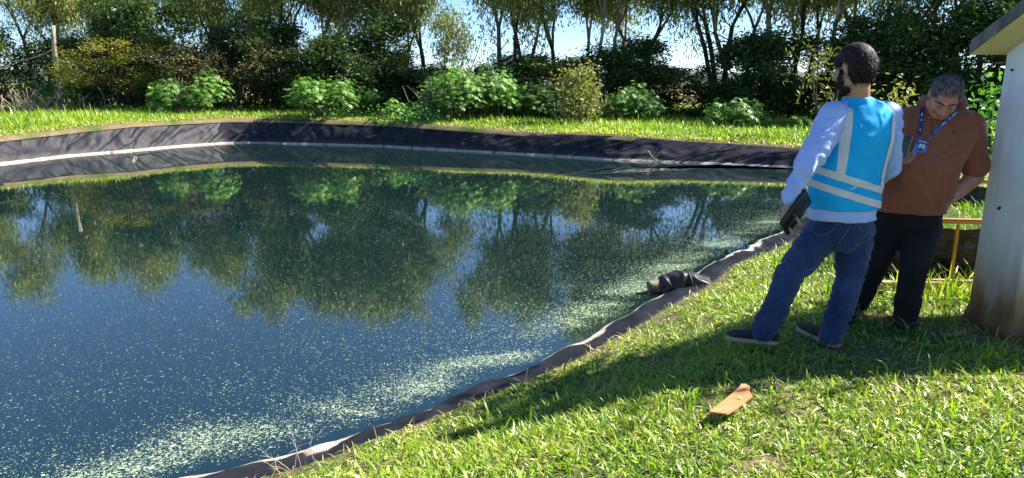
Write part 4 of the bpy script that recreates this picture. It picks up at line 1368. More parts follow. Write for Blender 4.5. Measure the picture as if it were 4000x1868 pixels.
JEAN = cloth("blue_denim", [(.006, .016, .058), (.011, .031, .10), (.028, .068, .175)], 4, .8, wr=.7, wd=.02, wsc=12)
BLACKT = cloth("black_trousers", [(.005, .005, .006), (.009, .009, .010)], wr=.5, wd=.02, wsc=9, sheen=.05)
POLO = cloth("brown_polo", [(.22, .070, .036), (.265, .086, .046), (.30, .103, .058)], 6, .9, wr=.5, wd=.018, wsc=8)
HAIR1 = pmat("dark_brown_hair", [(.008, .005, .004), (.018, .011, .009), (.036, .023, .018)], 40, .6, .6, .004, 130, .2)
HAIR2 = pmat("greying_hair", [(.060, .048, .045), (.11, .092, .087), (.20, .17, .165)], 40, .5, .6, .004, 130, .4)
BROWM = pmat("dark_brow", [(.03, .02, .016), (.06, .04, .03)], 40, .7)
LIPM = pmat("lip", [(.30, .10, .08), (.36, .13, .10)], 20, .5)
EYEM = pmat("eye_white", [(.55, .50, .46), (.62, .58, .54)], 20, .3)
SHOE = pmat("dark_brown_suede", [(.012, .010, .009), (.025, .020, .017), (.04, .032, .027)], 20, .85, .4, .003, 120)
SOLE = pmat("tan_rubber", [(.30, .24, .15), (.44, .36, .23)], 10, .7)
BOOT = pmat("black_boot", [(.005, .005, .005), (.012, .012, .012)], 20, .5, .4, .003, 90)
BLK = pmat("black_leather", [(.006, .006, .007), (.014, .014, .015)], 30, .4, .3, .002, 200)

def frame(fwd, up=(0, 0, 1)):
    f = Vector(fwd).normalized(); u = Vector(up)
    r = f.cross(u).normalized(); u = r.cross(f).normalized()
    return Matrix((r, f, u)).transposed()            # columns: right, forward, up

def head_parts(mb, c, M, k=1.0, jaw=1.0):
    q = lambda x, y, z: Vector(c) + M @ Vector((x, y, z)) * k
    e = lambda x, y, z, a, b_, c_: mb.ell(q(x, y, z), (a * k, b_ * k, c_ * k), M)
    e(0, -.012, .030, .077, .098, .088)
    e(0, .030, -.030, .063 * jaw, .066, .088)
    e(0, .050, -.085, .046 * jaw, .042, .034)
    mb.cap(q(-.045 * jaw, .0, -.07), .030 * k, q(-.02, .06, -.095), .024 * k)
    mb.cap(q(.045 * jaw, .0, -.07), .030 * k, q(.02, .06, -.095), .024 * k)
    mb.cap(q(0, .088, .010), .009 * k, q(0, .110, -.030), .0145 * k)
    e(-.014, .098, -.034, .011, .012, .009); e(.014, .098, -.034, .011, .012, .009)
    e(0, .078, .024, .052, .020, .013)
    e(-.036, .066, -.030, .026, .026, .022); e(.036, .066, -.030, .026, .026, .022)
    e(0, .084, -.062, .026, .014, .013)
    for s in (-1, 1):
        mb.cap(q(s * .074, -.002, .018), .012 * k, q(s * .075, -.006, -.028), .009 * k)
        e(s * .081, -.010, .004, .010, .022, .033)
    return q

def hand_parts(mb, wrist, dirv, palm_n, curl=.5, thumb_side=1, k=1.0, spread=.10):
    """palm, four fingers of different lengths and a thumb, all rooted in the palm"""
    d = Vector(dirv).normalized(); n = Vector(palm_n); n = (n - d * n.dot(d)).normalized(); s = d.cross(n) * thumb_side
    w_ = Vector(wrist)
    mb.cap(w_ - d * .02 * k, .025 * k, w_ + d * .02 * k, .026 * k)
    for o in (-.027, -.009, .009, .027):
        mb.cap(w_ + d * .018 * k + s * o * .7 * k, .0145 * k, w_ + d * .082 * k + s * o * k, .0125 * k)
    L = (.088, .098, .092, .072)
    for i, o in enumerate((.030, .010, -.010, -.029)):
        p = w_ + d * .085 * k + s * o * k
        dd = (d + s * (o * spread * 10)).normalized()
        r = (.0098, .0092, .0086, .0078)
        for j in range(3):
            seg = L[i] * (.46, .31, .23)[j] * k
            a = curl * (.75, .9, .6)[j] * (1 + .12 * (i - 1))
            dd = (dd * math.cos(a) + n * math.sin(a)).normalized()
            q = p + dd * seg
            mb.cap(p, r[j] * k, q, r[j + 1] * k, 10); p = q
            n2 = n
    p = w_ + d * .022 * k + s * .026 * k
    dd = (d * .62 + s * .62 + n * .45).normalized()
    for j, seg in enumerate((.042, .034, .026)):
        q = p + dd * seg * k
        mb.cap(p, (.0145, .0115, .0100)[j] * k, q, (.0115, .0100, .0085)[j] * k, 10); p = q
        dd = (dd + n * .35 * curl + d * .25).normalized()

def hair_shell(c, M, k, keep, m, parent, name, seed, amp=.006, grow=1.0, strands=2500, sl=(.012, .026), sw=.0032, back=.25, dens=None, cen=(0, -.014, .032), rad=(.083, .104, .096)):
    mb = MB(); v, f = [], []
    nu, nv = 72, 44
    idx = {}
    def pt(i, j):
        th, ph = math.pi * i / nv, 2 * math.pi * j / nu
        return Vector((cen[0] + rad[0] * math.sin(th) * math.cos(ph), cen[1] + rad[1] * math.sin(th) * math.sin(ph), cen[2] + rad[2] * math.cos(th)))
    def vid(i, j):
        j %= nu
        if (i, j) not in idx:
            l = pt(i, j)
            g = grow + amp * 10 * noise.noise(l * 38 + Vector((seed, 0, 0))) + amp * 6 * noise.noise(l * 90)
            idx[(i, j)] = len(v); v.append(Vector(c) + M @ (Vector(cen) + (l - Vector(cen)) * g) * k)
        return idx[(i, j)]
    kept = []
    for i in range(nv):
        for j in range(nu):
            mid = (pt(i, j) + pt(i + 1, j + 1)) / 2
            if keep(mid):
                f.append((vid(i, j), vid(i + 1, j), vid(i + 1, j + 1), vid(i, j + 1))); kept.append((mid, (pt(i + 1, j) - pt(i, j)).length * (pt(i, j + 1) - pt(i, j)).length))
    base = link(name, mesh(v, f), m, parent)
    if strands:
        rng.seed(seed)
        wts = [a * (dens(p) if dens else 1) for p, a in kept]
        ch = rng.choices(range(len(kept)), wts, k=strands)
        sv, sf = [], []
        for q in ch:
            p, _ = kept[q]
            p = p + Vector((rng.gauss(0, .003), rng.gauss(0, .003), rng.gauss(0, .003)))
            o = (p - Vector(cen)).normalized()
            d = (o * .24 + Vector((rng.gauss(0, .22), -back + rng.gauss(0, .22), -.75 + rng.gauss(0, .25)))).normalized()
            L_ = rng.uniform(*sl); s = d.cross(o)
            if s.length < 1e-3: continue
            s = s.normalized() * sw * .5
            a0 = p * 1.0; a1 = a0 + d * L_ * .55; a2 = a1 + (d * .8 + Vector((0, -.1, -.5))).normalized() * L_ * .5
            i = len(sv)
            for w_ in (a0 - s, a0 + s, a1 + s * .8, a1 - s * .8, a2): sv.append(Vector(c) + M @ w_ * k)
            sf += [(i, i + 1, i + 2, i + 3), (i + 3, i + 2, i + 4)]
        link("hair_strands", mesh(sv, sf), m, base, False)
    return base

def wrinkle(axis_pts, amp, freq, seed, zones=None):
    """folds across a limb: amp(t) along the chain of points"""
    def fn(c, n):
        z = c.z
        a = amp
        if zones:
            a = 0
            for zc, zw, za in zones: a += za * math.exp(-((z - zc) / zw) ** 2)
            a += amp
        q = noise.noise(Vector((c.x * 5 + seed, c.y * 5, z * freq + 2.2 * noise.noise(c * 6))))
        q2 = 1 - 2 * abs(q)
        return a * (q2 - .35) + .25 * a * noise.noise(c * 30)
    return fn

def foot(mb_up, mb_so, heel, toe, zg, k=1.0):
    """shoe from heel to toe on the ground zg"""
    h, t = Vector((heel[0], heel[1], zg)), Vector((toe[0], toe[1], zg))
    d = (t - h).normalized(); s = Vector((-d.y, d.x, 0)); L_ = (t - h).length
    up = Vector((0, 0, 1))
    prof = [(0.0, .026, .045), (.04, .036, .080), (.14, .040, .110), (.28, .040, .105), (.42, .040, .072), (.56, .045, .056), (.70, .048, .046), (.84, .044, .040), (.94, .033, .034), (1.0, .014, .020)]
    mb_up.loft([(h + d * L_ * a + up * (.022 + hh * .48), s * w_ * k, up * hh * .52) for a, w_, hh in prof], 24, 2.4)
    sp_ = [(-.012, .022), (.03, .036), (.14, .040), (.30, .038), (.45, .040), (.60, .047), (.74, .050), (.88, .045), (.97, .030), (1.012, .012)]
    mb_so.loft([(h + d * L_ * a + up * .014, s * w_ * k * 1.06, up * .018) for a, w_ in sp_], 24, 3.2)

# ------------------------------------------------------------------ man in the blue vest
zg1 = gz(1.72, 4.05)
man1 = empty("person", (1.72, 4.07, zg1), "man seen from behind in a blue reflective vest and jeans holding a black folder", "person")
f1 = Vector((-.20, .98, 0)).normalized(); r1 = Vector((f1.y, -f1.x, 0))      # right-hand side is to the right in the picture
Z = Vector((0, 0, 1))
V3 = lambda *a, **k: Vector(P(*a, **k))
pel = V3(3285, 865, Y=4.08); wai = V3(3296, 760, Y=4.08); mid = V3(3322, 640, Y=4.08); che = V3(3358, 520, Y=4.08); shl = V3(3362, 430, Y=4.08); nkb = V3(3352, 372, Y=4.07)
hc = V3(3331, 268, Y=4.05)
fh = Vector((-.58, .80, -.22)).normalized()
HM = frame(fh, (.03, 0, 1))
Ls, Rs = shl - r1 * .195 - Z * .035, shl + r1 * .20 - Z * .035
Le, Lw = V3(3148, 655, Y=3.93), V3(3088, 775, Y=3.92)
Re, Rw = V3(3470, 655, Y=4.26), V3(3400, 735, Y=4.46)
Lh, Rh = pel - r1 * .095 - Z * .02, pel + r1 * .095 - Z * .02
Lk, La = V3(3083, 1075, Y=4.02), V3(2993, 1270, Y=4.06)
Rk, Ra = V3(3318, 1080, Y=4.06), V3(3252, 1285, Y=4.03)
body = MB()
q1 = head_parts(body, hc, HM, 1.02)
body.cap(hc + HM @ Vector((0, -.03, -.06)), .058, nkb - Z * .05, .064)
body.loft([(pel - Z * .06, r1 * .13, f1 * .09), (pel, r1 * .15, f1 * .10), (wai, r1 * .145, f1 * .10), (mid, r1 * .15, f1 * .105), (che, r1 * .16, f1 * .11), (shl, r1 * .15, f1 * .085), (nkb - Z * .02, r1 * .07, f1 * .06)], 24)
for a_, b_, c_ in ((Ls, Le, Lw), (Rs, Re, Rw)):
    body.chain([a_, b_, c_], [.052, .040, .027])
for a_, b_, c_ in ((Lh, Lk, La), (Rh, Rk, Ra)):
    body.chain([a_, b_, c_, c_ - Z * .06], [.075, .052, .038, .035])
hd = (V3(3062, 862, Y=3.93) - Lw).normalized()
hand_parts(body, Lw + hd * .035, hd, Vector((.95, .25, -.1)), .62, 1, 1.0, .06)
hd2 = Vector((-.85, .5, .1)); hand_parts(body, Rw + hd2 * .03, hd2, Vector((0, 0, 1)), .5, 1)
body.remesh("body", SKIN1, man1, .0052, 3)
# hair, beard
def keep1(p):
    x, y, z = p
    if y > .02:  return z > .036 if y > .06 else z > .012
    if y > -.02: return z > .020 + (y + .02) * .3
    return z > -.098
hair_shell(hc, HM, 1.02, keep1, HAIR1, man1, "hair", 3, .0018, 1.05, 5200, (.010, .020), .0034, .3, cen=(0, -.018, .012), rad=(.086, .108, .118))
hair_shell(hc, HM, 1.02, lambda p: (p.z < -.066 and p.y > .004 and not (abs(p.x) < .022 and p.z > -.075)) or (abs(p.x) > .045 and -.07 < p.z < .05 and .012 + .25 * max(0, -p.z) < p.y < .040 + .3 * max(0, -p.z)), HAIR1, man1, "beard", 5, .006, 1.0, 900, (.006, .012), .003, 0, cen=(0, .030, -.045), rad=(.073, .074, .090))
# shirt
sh_ = MB()
sh_.loft([(pel + Z * .015 , r1 * .196, f1 * .150), (pel + Z * .09, r1 * .190, f1 * .140), (wai, r1 * .190, f1 * .138), (mid, r1 * .190, f1 * .136), (che, r1 * .195, f1 * .135), (shl - Z * .02, r1 * .185, f1 * .105), (shl + Z * .03, r1 * .12, f1 * .085), (nkb - Z * .01, r1 * .072, f1 * .070)], 32, 2.3)
sh_.chain([Ls + r1 * .03, Le, Lw - (Lw - Le).normalized() * .0], [.086, .066, .044])
sh_.chain([Rs - r1 * .03, Re, Rw], [.086, .066, .046])
dl_ = (Lw - Le).normalized()
sh_.cap(Lw - dl_ * .055, .050, Lw - dl_ * .005, .048)
shirt = sh_.remesh("shirt", SHIRT, man1, .009, 5, wrinkle(None, .006, 14, 1.0, [(1.02, .16, .014), (1.28, .06, .008)]))
# collar and cuff
vst = MB()
vst.loft([(pel + Z * .085, r1 * .205, f1 * .158), (pel + Z * .13, r1 * .204, f1 * .156), (wai, r1 * .205, f1 * .155), (mid, r1 * .204, f1 * .152), (che - Z * .03, r1 * .200, f1 * .150), (che + Z * .05, r1 * .188, f1 * .142), (shl - Z * .01, r1 * .172, f1 * .122), (shl + Z * .040, r1 * .118, f1 * .100), (nkb - Z * .012, r1 * .078, f1 * .082)], 36, 2.25)
vest = vst.remesh("vest", VEST, man1, .008, 4, wrinkle(None, .005, 11, 4.0, [(wai.z + .05, .10, .006)]))
vest_b = bvh_of(vest)
def cam_ray_hit(tree, u, v, off=.004, fallback=None):
    d = Vector(ray(u, v)).normalized()
    h = tree.ray_cast(Vector(CAM), d)
    if h[0] is None: return fallback
    n = h[1] if h[1].dot(d) < 0 else -h[1]
    return h[0] + n * off, n
def strip_from(ob, planes, name, m, parent, off=.0035):
    """cut out the piece of a garment between planes and lift it a little"""
    bm = bmesh.new(); bm.from_mesh(ob.data)
    for co, no in planes:
        bmesh.ops.bisect_plane(bm, geom=bm.verts[:] + bm.edges[:] + bm.faces[:], plane_co=co, plane_no=no, clear_outer=True)
    seen, best = set(), []
    for v0 in bm.verts:
        if v0 in seen: continue
        st, isl = [v0], []
        seen.add(v0)
        while st:
            q = st.pop(); isl.append(q)
            for e in q.link_edges:
                o2 = e.other_vert(q)
                if o2 not in seen: seen.add(o2); st.append(o2)
        if len(isl) > len(best): best = isl
    keep_ = set(best)
    bmesh.ops.delete(bm, geom=[v for v in bm.verts if v not in keep_], context='VERTS')
    bm.normal_update()
    for v in bm.verts: v.co += v.normal * off
    me = bpy.data.meshes.new("m"); bm.to_mesh(me); bm.free()
    return link(name, me, m, parent)
ax = (che - wai).normalized()
for zc in (V3(3290, 695, Y=3.94), V3(3280, 752, Y=3.94)):
    t_ = V3(0, 0, Y=1) * 0 + (ax * .85 + r1 * .12 - f1 * .05).normalized()
    strip_from(vest, [(zc + t_ * .020, t_), (zc - t_ * .020, -t_)], "reflective_strip", REFL, man1)
    zc0 = zc
up_lo = V3(3290, 680, Y=3.94)
tl = (ax * .85 + r1 * .12).normalized()
for xo, tilt in ((-.158, .02), (.112, -.02)):
    sd_ = (r1 - ax * .10 + Z * tilt).normalized(); sd_ = (r1 + Z * -.10).normalized()
    c0_ = che + r1 * xo
    kn = che + tl * .09
    strip_from(vest, [(c0_ + sd_ * .020, sd_), (c0_ - sd_ * .020, -sd_), (up_lo, -tl), (kn, tl)], "reflective_strip", REFL, man1)
    s2_ = (r1 * .86 + Z * (.50 if xo < 0 else -.50)).normalized(); k0 = c0_ + (kn - c0_).dot(tl) * (tl - sd_ * tl.dot(sd_))
    strip_from(vest, [(k0 + s2_ * .020, s2_), (k0 - s2_ * .020, -s2_), (kn, -tl)], "reflective_strip", REFL, man1)
def cut_below(ob, z):
    bm = bmesh.new(); bm.from_mesh(ob.data)
    bmesh.ops.bisect_plane(bm, geom=bm.verts[:] + bm.edges[:] + bm.faces[:], plane_co=(0, 0, z), plane_no=(0, 0, -1), clear_outer=True)
    bm.to_mesh(ob.data); bm.free()
# jeans
jn = MB()
jn.loft([(pel + Z * .06, r1 * .176, f1 * .132), (pel - Z * .02, r1 * .184, f1 * .142), (pel - Z * .10, r1 * .180, f1 * .138), (pel - Z * .16, r1 * .165, f1 * .115)], 30, 2.2)
for a_, b_, c_, wd_ in ((Lh, Lk, La, 1), (Rh, Rk, Ra, 1)):
    m1 = a_.lerp(b_, .5) - f1 * .008
    cal = b_.lerp(c_, .45) - f1 * .012
    jn.chain([a_ - Z * .03, m1, b_, cal, c_ + (c_ - b_).normalized() * .045], [.112, .098, .079, .074, .066], 20)
jeans = jn.remesh("jeans", JEAN, man1, .0085, 4, wrinkle(None, .003, 22, 7.0, [(La.z + .06, .09, .020), (Lk.z + .03, .10, .011), (pel.z - .12, .06, .007)]))
cut_below(jeans, zg1 + .048)
jb = bvh_of(jeans)
STC = pmat("denim_stitch", [(.10, .13, .20), (.16, .19, .27)], 60, .8)
def seam_line(tree, pts, r, m, name, parent, off=.002):
    out = []
    for (u0, v0), (u1, v1) in zip(pts[:-1], pts[1:]):
        for t in np.linspace(0, 1, 7):
            h = cam_ray_hit(tree, u0 + (u1 - u0) * t, v0 + (v1 - v0) * t, off)
            if h: out.append(h[0])
    out = [p for i, p in enumerate(out) if i == 0 or (p - out[i - 1]).length > .002]
    if len(out) > 2: return MB().tube(out, r, 5).build(name, m, parent)
for pts in ([(3190, 845), (3170, 900), (3200, 925), (3245, 905), (3300, 850)], [(3345, 875), (3372, 905), (3395, 862)], [(3330, 850), (3310, 900), (3270, 960)]):
    seam_line(jb, pts, .0016, STC, "pocket_stitching", man1)
# shoes
for heel, toe in ((P(3040, 1352, z=zg1), P(2838, 1328, z=zg1)), (P(3268, 1368, z=zg1), P(3120, 1290, z=zg1))):
    u_, s_ = MB(), MB()
    foot(u_, s_, heel, toe, zg1 + .008, 1.0)
    shoe = u_.build("shoe", SHOE, man1); s_.build("sole", SOLE, shoe)
# folder held in the left hand
fc_ = V3(3108, 830, Y=3.905)
fd = (V3(3155, 765, Y=3.93) - V3(3065, 890, Y=3.89)).normalized()
fr = frame(fd, (.78, .60, .20))
fo = MB().box(fc_, (.011, .118, .085), Matrix((fr.col[0], fr.col[1], fr.col[2])).transposed(), .006)
fo.cap(V3(3150, 790, Y=3.87), .007, V3(3082, 880, Y=3.85), .007, 10)
fold_o = fo.build("folder", BLK)
tag(fold_o, "black leather folder held against the hip of the man in the blue vest", "folder")
# white label at the neck of the vest
h = cam_ray_hit(vest_b, 3376, 350, .004)
if h is None: h = cam_ray_hit(vest_b, 3376, 360, .004)
if h: MB().box(h[0] + Z * .005, (.016, .0015, .013), frame(-h[1])).build("neck_label", pmat("white_label", [(.75, .72, .70), (.8, .78, .76)], 5, .7), vest, smooth=False)

# ------------------------------------------------------------------ man in the brown polo
zg2 = gz(2.55, 4.5)
man2 = empty("person", (2.55, 4.5, zg2), "heavy man in brown polo shirt and black trousers looking down at a phone", "person")
f2 = Vector((-.34, -.94, 0)).normalized(); r2 = Vector((f2.y, -f2.x, 0))       # his right is on the left in the picture
Y2 = 4.60
pel2 = V3(3540, 855, Y=Y2); wai2 = V3(3565, 750, Y=Y2); bel = V3(3585, 655, Y=Y2 - .02); che2 = V3(3650, 530, Y=Y2); shl2 = V3(3675, 440, Y=Y2 + .03); nkb2 = V3(3678, 405, Y=Y2 + .02)
hc2 = V3(3692, 378, Y=Y2 - .14)
fh2 = Vector((-.34, -.66, -.72)).normalized()
HM2 = frame(fh2, Vector((.03, -.30, .93)))
Rs2, Ls2 = shl2 + r2 * .215 - Z * .055, shl2 - r2 * .205 - Z * .085
Re2, Rw2 = V3(3400, 670, Y=4.50), V3(3448, 612, Y=4.36)
Le2, Lw2 = V3(3806, 695, Y=4.56), V3(3672, 802, Y=4.46)
Rh2, Lh2 = pel2 + r2 * .10 - Z * .02, pel2 - r2 * .10 - Z * .02
Rk2, Ra2 = V3(3420, 1030, Y=4.50), V3(3338, 1205, Y=4.62)
Lk2, La2 = V3(3572, 1035, Y=4.36), V3(3540, 1210, Y=4.38)
body = MB()
q2 = head_parts(body, hc2, HM2, 1.06, 1.12)
body.cap(hc2 + HM2 @ Vector((0, -.035, -.055)), .066, nkb2 - Z * .03, .074)
body.cap(hc2 + HM2 @ Vector((0, .03, -.10)), .04, nkb2 + f2 * .06 - Z * .03, .05)
body.loft([(pel2 - Z * .06, r2 * .14, f2 * .11), (pel2, r2 * .16, f2 * .12), (wai2, r2 * .17, f2 * .14), (bel, r2 * .18, f2 * .15), (che2, r2 * .18, f2 * .13), (shl2, r2 * .17, f2 * .09), (nkb2, r2 * .08, f2 * .07)], 24)
body.chain([Rs2, Re2, Rw2], [.058, .046, .030]); body.chain([Ls2, Le2, Le2.lerp(Lw2, .45), Lw2], [.064, .055, .050, .040])
for a_, b_, c_ in ((Rh2, Rk2, Ra2), (Lh2, Lk2, La2)):
    body.chain([a_, b_, c_, c_ - Z * .06], [.08, .056, .042, .038])
ph_c = V3(3526, 572, Y=4.285)
hdv = Vector((.80, -.10, -.10)).normalized()
hand_parts(body, Rw2 + hdv * .0, hdv, Vector((.25, -.85, .35)), .50, -1, 1.02, .05)
hand_parts(body, Lw2 + (Lw2 - Le2).normalized() * .02, (Lw2 - Le2).normalized() - f2 * .55 - Z * .5, Vector((0, .8, .2)), .3, 1, 1.0)
body2 = body.remesh("body", SKIN2, man2, .0052, 3)
b2b = bvh_of(body2)
# greying hair: full at the sides and back, thin on top
def keep2(p):
    x, y, z = p
    if y > .045: return abs(x) > .056 and z > .040 and y < .060
    if y > -.02: return z > .030
    return z > -.055
hair_shell(hc2, HM2, 1.06, lambda p: keep2(p) and not (abs(p.x) < .05 and -.085 < p.y < .036 and p.z > .088), HAIR2, man2, "hair", 13, .003, 1.0, 4200, (.008, .016), .003, .1)
def keep2b(p): return abs(p.x) < .06 and -.09 < p.y < .075 and p.z > .085
hair_shell(hc2, HM2, 1.06, keep2b, HAIR2, man2, "thin_hair", 14, 0, .93, 620, (.020, .034), .0026, -.1)
for s in (-1, 1):
    pts = [q2(s * .012, .0985, .026), q2(s * .030, .093, .034), q2(s * .048, .080, .029), q2(s * .057, .068, .020)]
    MB().tube(pts, [.004, .0055, .005, .003], 6).build("eyebrow", BROWM, man2)
    MB().ell(q2(s * .031, .081, .004), (.013, .010, .008), HM2).build("eyelid", SKIN2, man2)
    MB().tube([q2(s * .019, .0895, -.001), q2(s * .031, .0925, -.004), q2(s * .043, .0865, -.001)], .0018, 5).build("eyelash", BROWM, man2)
MB().tube([q2(-.024, .090, -.062), q2(-.010, .0985, -.0605), q2(0, .0985, -.062), q2(.010, .0985, -.0605), q2(.024, .090, -.062)], [.002, .0046, .0050, .0046, .002], 8).build("lips", LIPM, man2)
# polo shirt
po = MB()
po.loft([(pel2 + Z * .055, r2 * .222, f2 * .178), (pel2 + Z * .10, r2 * .226, f2 * .184), (wai2, r2 * .232, f2 * .196), (bel, r2 * .238, f2 * .200), (bel.lerp(che2, .5), r2 * .238, f2 * .185), (che2, r2 * .235, f2 * .160), (shl2 - Z * .03, r2 * .215, f2 * .125), (shl2 + Z * .02, r2 * .15, f2 * .10), (nkb2 + Z * .012, r2 * .085, f2 * .082)], 36, 2.3)
for a_, b_ in ((Rs2, Re2), (Ls2, Le2)):
    po.chain([a_ - (a_ - shl2) * .18, a_.lerp(b_, .68)], [.084, .080])
    d_ = (b_ - a_).normalized()
    po.cap(a_.lerp(b_, .66), .086, a_.lerp(b_, .78), .083)
polo = po.remesh("polo_shirt", POLO, man2, .009, 5, wrinkle(None, .006, 8, 3.0, [(wai2.z + .02, .10, .008), (che2.z, .06, .004)]))
pb2 = bvh_of(polo)
# collar
col_pts = []
for k in range(25):
    t = -2.55 + 5.1 * k / 24
    col_pts.append(nkb2 + Z * (.040 + .012 * math.cos(t)) * .6 + (f2 * math.cos(t) * -.104 + r2 * math.sin(t) * .116) * 1.0 + f2 * .018)
cv, cf = [], []
for p in col_pts:
    o_ = (p - nkb2); o_.z = 0; o_.normalize()
    cv += [p + Z * .022 - o_ * .004, p + o_ * .022 - Z * .028, p + o_ * .030 - Z * .034, p + o_ * .006 + Z * .026]
for i in range(24):
    for k in range(4):
        cf.append((i * 4 + k, i * 4 + (k + 1) % 4, (i + 1) * 4 + (k + 1) % 4, (i + 1) * 4 + k))
cf += [(3, 2, 1, 0), (96, 97, 98, 99)]
link("collar", mesh(cv, cf), POLO, polo)
for pts, nm in (([(3640, 468), (3638, 520), (3668, 512)], "placket_seam"),):
    seam_line(pb2, pts, .0022, pmat("brown_seam", [(.12, .04, .022), (.15, .05, .03)], 9, .9), nm, polo, .001)
h = cam_ray_hit(pb2, 3630, 461, .003)
if h: MB().ell(h[0], (.006, .006, .006)).build("button", pmat("copper_button", [(.45, .20, .10), (.5, .25, .12)], 9, .4), polo)
for dx in (-4, 3):
    h0, h1_ = cam_ray_hit(pb2, 3726 + dx, 513, .002), cam_ray_hit(pb2, 3730 + dx, 519, .002)
    if h0 and h1_: MB().tube([h0[0], h1_[0]], .003, 5).build("chest_emblem", BLK, polo)
# trousers and boots
tr = MB()
tr.loft([(pel2 + Z * .10, r2 * .205, f2 * .165), (pel2, r2 * .208, f2 * .162), (pel2 - Z * .09, r2 * .200, f2 * .150), (pel2 - Z * .15, r2 * .18, f2 * .125)], 30, 2.2)
for a_, b_, c_ in ((Rh2, Rk2, Ra2), (Lh2, Lk2, La2)):
    tr.chain([a_ - Z * .04, a_.lerp(b_, .5), b_, b_.lerp(c_, .5), c_ + (c_ - b_).normalized() * .045], [.120, .104, .082, .076, .072], 20)
trs = tr.remesh("trousers", BLACKT, man2, .0095, 4, wrinkle(None, .003, 16, 9.0, [(La2.z + .06, .08, .010), (Lk2.z, .09, .006)]))
cut_below(trs, zg2 + .055)
for heel, toe in ((V3(3350, 1225, z=zg2), V3(3300, 1262, z=zg2)), (V3(3555, 1240, z=zg2), V3(3505, 1305, z=zg2))):
    d_ = (toe - heel); d_.z = 0; toe = heel + d_.normalized() * .29
    u_, s_ = MB(), MB()
    foot(u_, s_, heel, toe, zg2 + .006, 1.12)
    u_.cap(heel + d_.normalized() * .07 + Z * .09, .052, heel + d_.normalized() * .06 + Z * .19, .055)
    boot = u_.build("boot", BOOT, man2); s_.build("sole", BOOT, boot)
# lanyard with badge
LAN = pmat("blue_lanyard", [(.006, .02, .11), (.012, .045, .20)], 6, .6)
LAN2 = pmat("light_blue_lanyard", [(.015, .09, .36), (.03, .14, .46)], 6, .5)
WHT = pmat("white_print", [(.62, .68, .75), (.70, .74, .80)], 6, .6)
STL = pmat("clip_steel", [(.45, .42, .36), (.6, .57, .5)], 20, .3, metal=.9)
lan = empty("lanyard_badge", V3(3597, 575, Y=4.3), "blue lanyard with a photo badge hanging on the brown polo shirt", "badge")
def strap_on(pts, hw, m, name):
    P_, N_ = [], []
    for (u0, v0), (u1, v1) in zip(pts[:-1], pts[1:]):
        for t in np.linspace(0, 1, 8)[:-1]:
            h = cam_ray_hit(pb2, u0 + (u1 - u0) * t, v0 + (v1 - v0) * t, .006)
            if h: P_.append(h[0]); N_.append((h[1] * .5 + f2 * .5).normalized())
    if len(P_) < 2: return None, [], []
    for _ in range(2):
        P_ = [P_[0]] + [(P_[i - 1] + P_[i] * 2 + P_[i + 1]) / 4 for i in range(1, len(P_) - 1)] + [P_[-1]]
    return MB().ribbon(P_, hw, .0015, N_).build(name, m, lan, smooth=False), P_, N_
s1_, P1_, N1_ = strap_on([(3604, 425), (3601, 460), (3596, 500), (3591, 532)], .0105, LAN, "strap")
s2_, P2_, N2_ = strap_on([(3742, 432), (3720, 455), (3680, 490), (3642, 532)], .0105, LAN2, "strap")
def marks(P_, N_, par, ts):
    for t, ln_ in ts:
        i = int(t * (len(P_) - 2)); a_, b_ = P_[i], P_[i + 1]; d_ = (b_ - a_).normalized(); n = N_[i]
        MB().box(a_ + n * .0035, (.0030, ln_, .0006), Matrix((n.cross(d_).normalized(), d_, n)).transposed()).build("print", WHT, par, smooth=False)
if P1_: marks(P1_, N1_, s1_, ((.30, .012), (.50, .006), (.86, .007)))
if P2_: marks(P2_, N2_, s2_, ((.22, .010), (.34, .012), (.52, .006), (.72, .016)))
bc = cam_ray_hit(pb2, 3595, 578, .010)
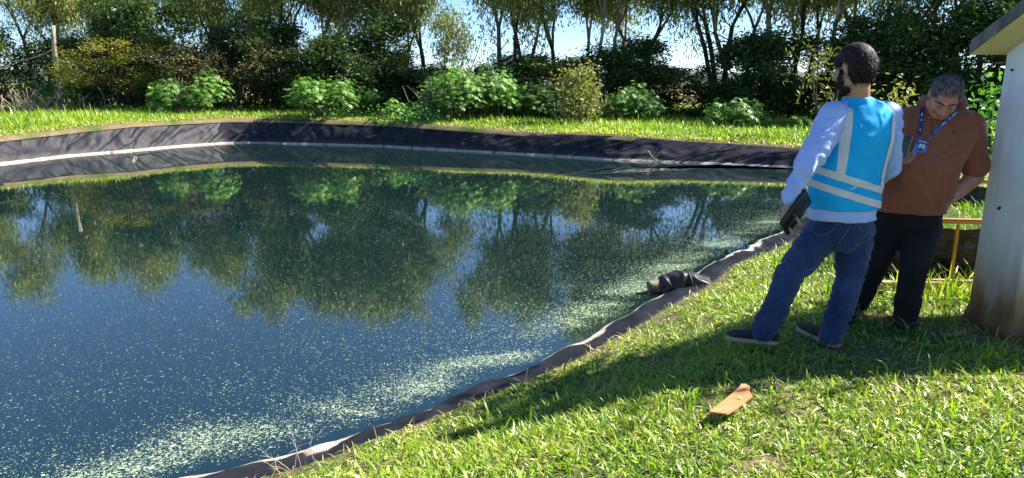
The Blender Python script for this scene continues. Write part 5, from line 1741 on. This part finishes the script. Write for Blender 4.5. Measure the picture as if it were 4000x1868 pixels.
if bc:
    n = (f2 * .95 + Z * .12).normalized(); up_b = (Z + r2 * -.26); up_b = (up_b - n * up_b.dot(n)).normalized(); rt_b = up_b.cross(n)
    BM = Matrix((rt_b, up_b, n)).transposed(); c_ = bc[0]
    card = MB().box(c_, (.036, .048, .0012), BM, .001).build("badge_card", pmat("badge_blue", [(.015, .13, .52), (.025, .17, .60)], 5, .35), lan, smooth=False)
    def pl(x, y, w_, hh, z, m, nm): MB().box(c_ + BM @ Vector((x, y, z)), (w_, hh, .0004), BM).build(nm, m, card, smooth=False)
    pl(0, .032, .0345, .015, .0018, pmat("badge_dark_blue", [(.006, .04, .24), (.01, .05, .28)], 5, .4), "badge_header")
    pl(.004, .036, .020, .0022, .0026, WHT, "print"); pl(-.020, .037, .003, .003, .0026, WHT, "print")
    pl(.004, .002, .0155, .019, .0024, WHT, "portrait")
    pl(.004, -.011, .0145, .006, .0032, BLK, "portrait_jacket"); pl(.004, .003, .0055, .008, .0034, SKIN2, "portrait_face"); pl(.004, .0115, .0055, .0022, .0037, HAIR2, "portrait_hair")
    pl(.0, -.024, .011, .0018, .0024, LAN2, "print")
    if P1_ and P2_:
        for q_, x in ((P1_[-1], -.014), (P2_[-1], .016)):
            e_ = c_ + BM @ Vector((x, .047, .003)); m_ = q_.lerp(e_, .5) + n * .004
            MB().tube([q_, m_ + rt_b * .004, e_, m_ - rt_b * .004, q_], .0018, 6).build("clip", STL, lan)
# phone
pd = frame(Vector((-.30, -.92, .12)), (.16, -.1, 1))
PM = Matrix((pd.col[0], pd.col[2], pd.col[1])).transposed()
ph = MB().box(ph_c, (.037, .066, .0052), PM, .004)
phone = ph.build("phone", pmat("green_phone", [(.004, .022, .012), (.010, .040, .022)], 5, .25), smooth=False)
tag(phone, "dark green phone held upright by the man in the brown polo shirt", "phone")
MB().box(ph_c + PM @ Vector((0, 0, -.002)), (.0395, .0685, .0050), PM, .004).build("phone_case", pmat("phone_case", [(.20, .30, .20), (.30, .40, .28)], 5, .4), phone, smooth=False)
MB().box(ph_c + PM @ Vector((-.018, .052, .006)), (.013, .020, .0012), PM, .001).build("camera_bump", BLK, phone, smooth=False)
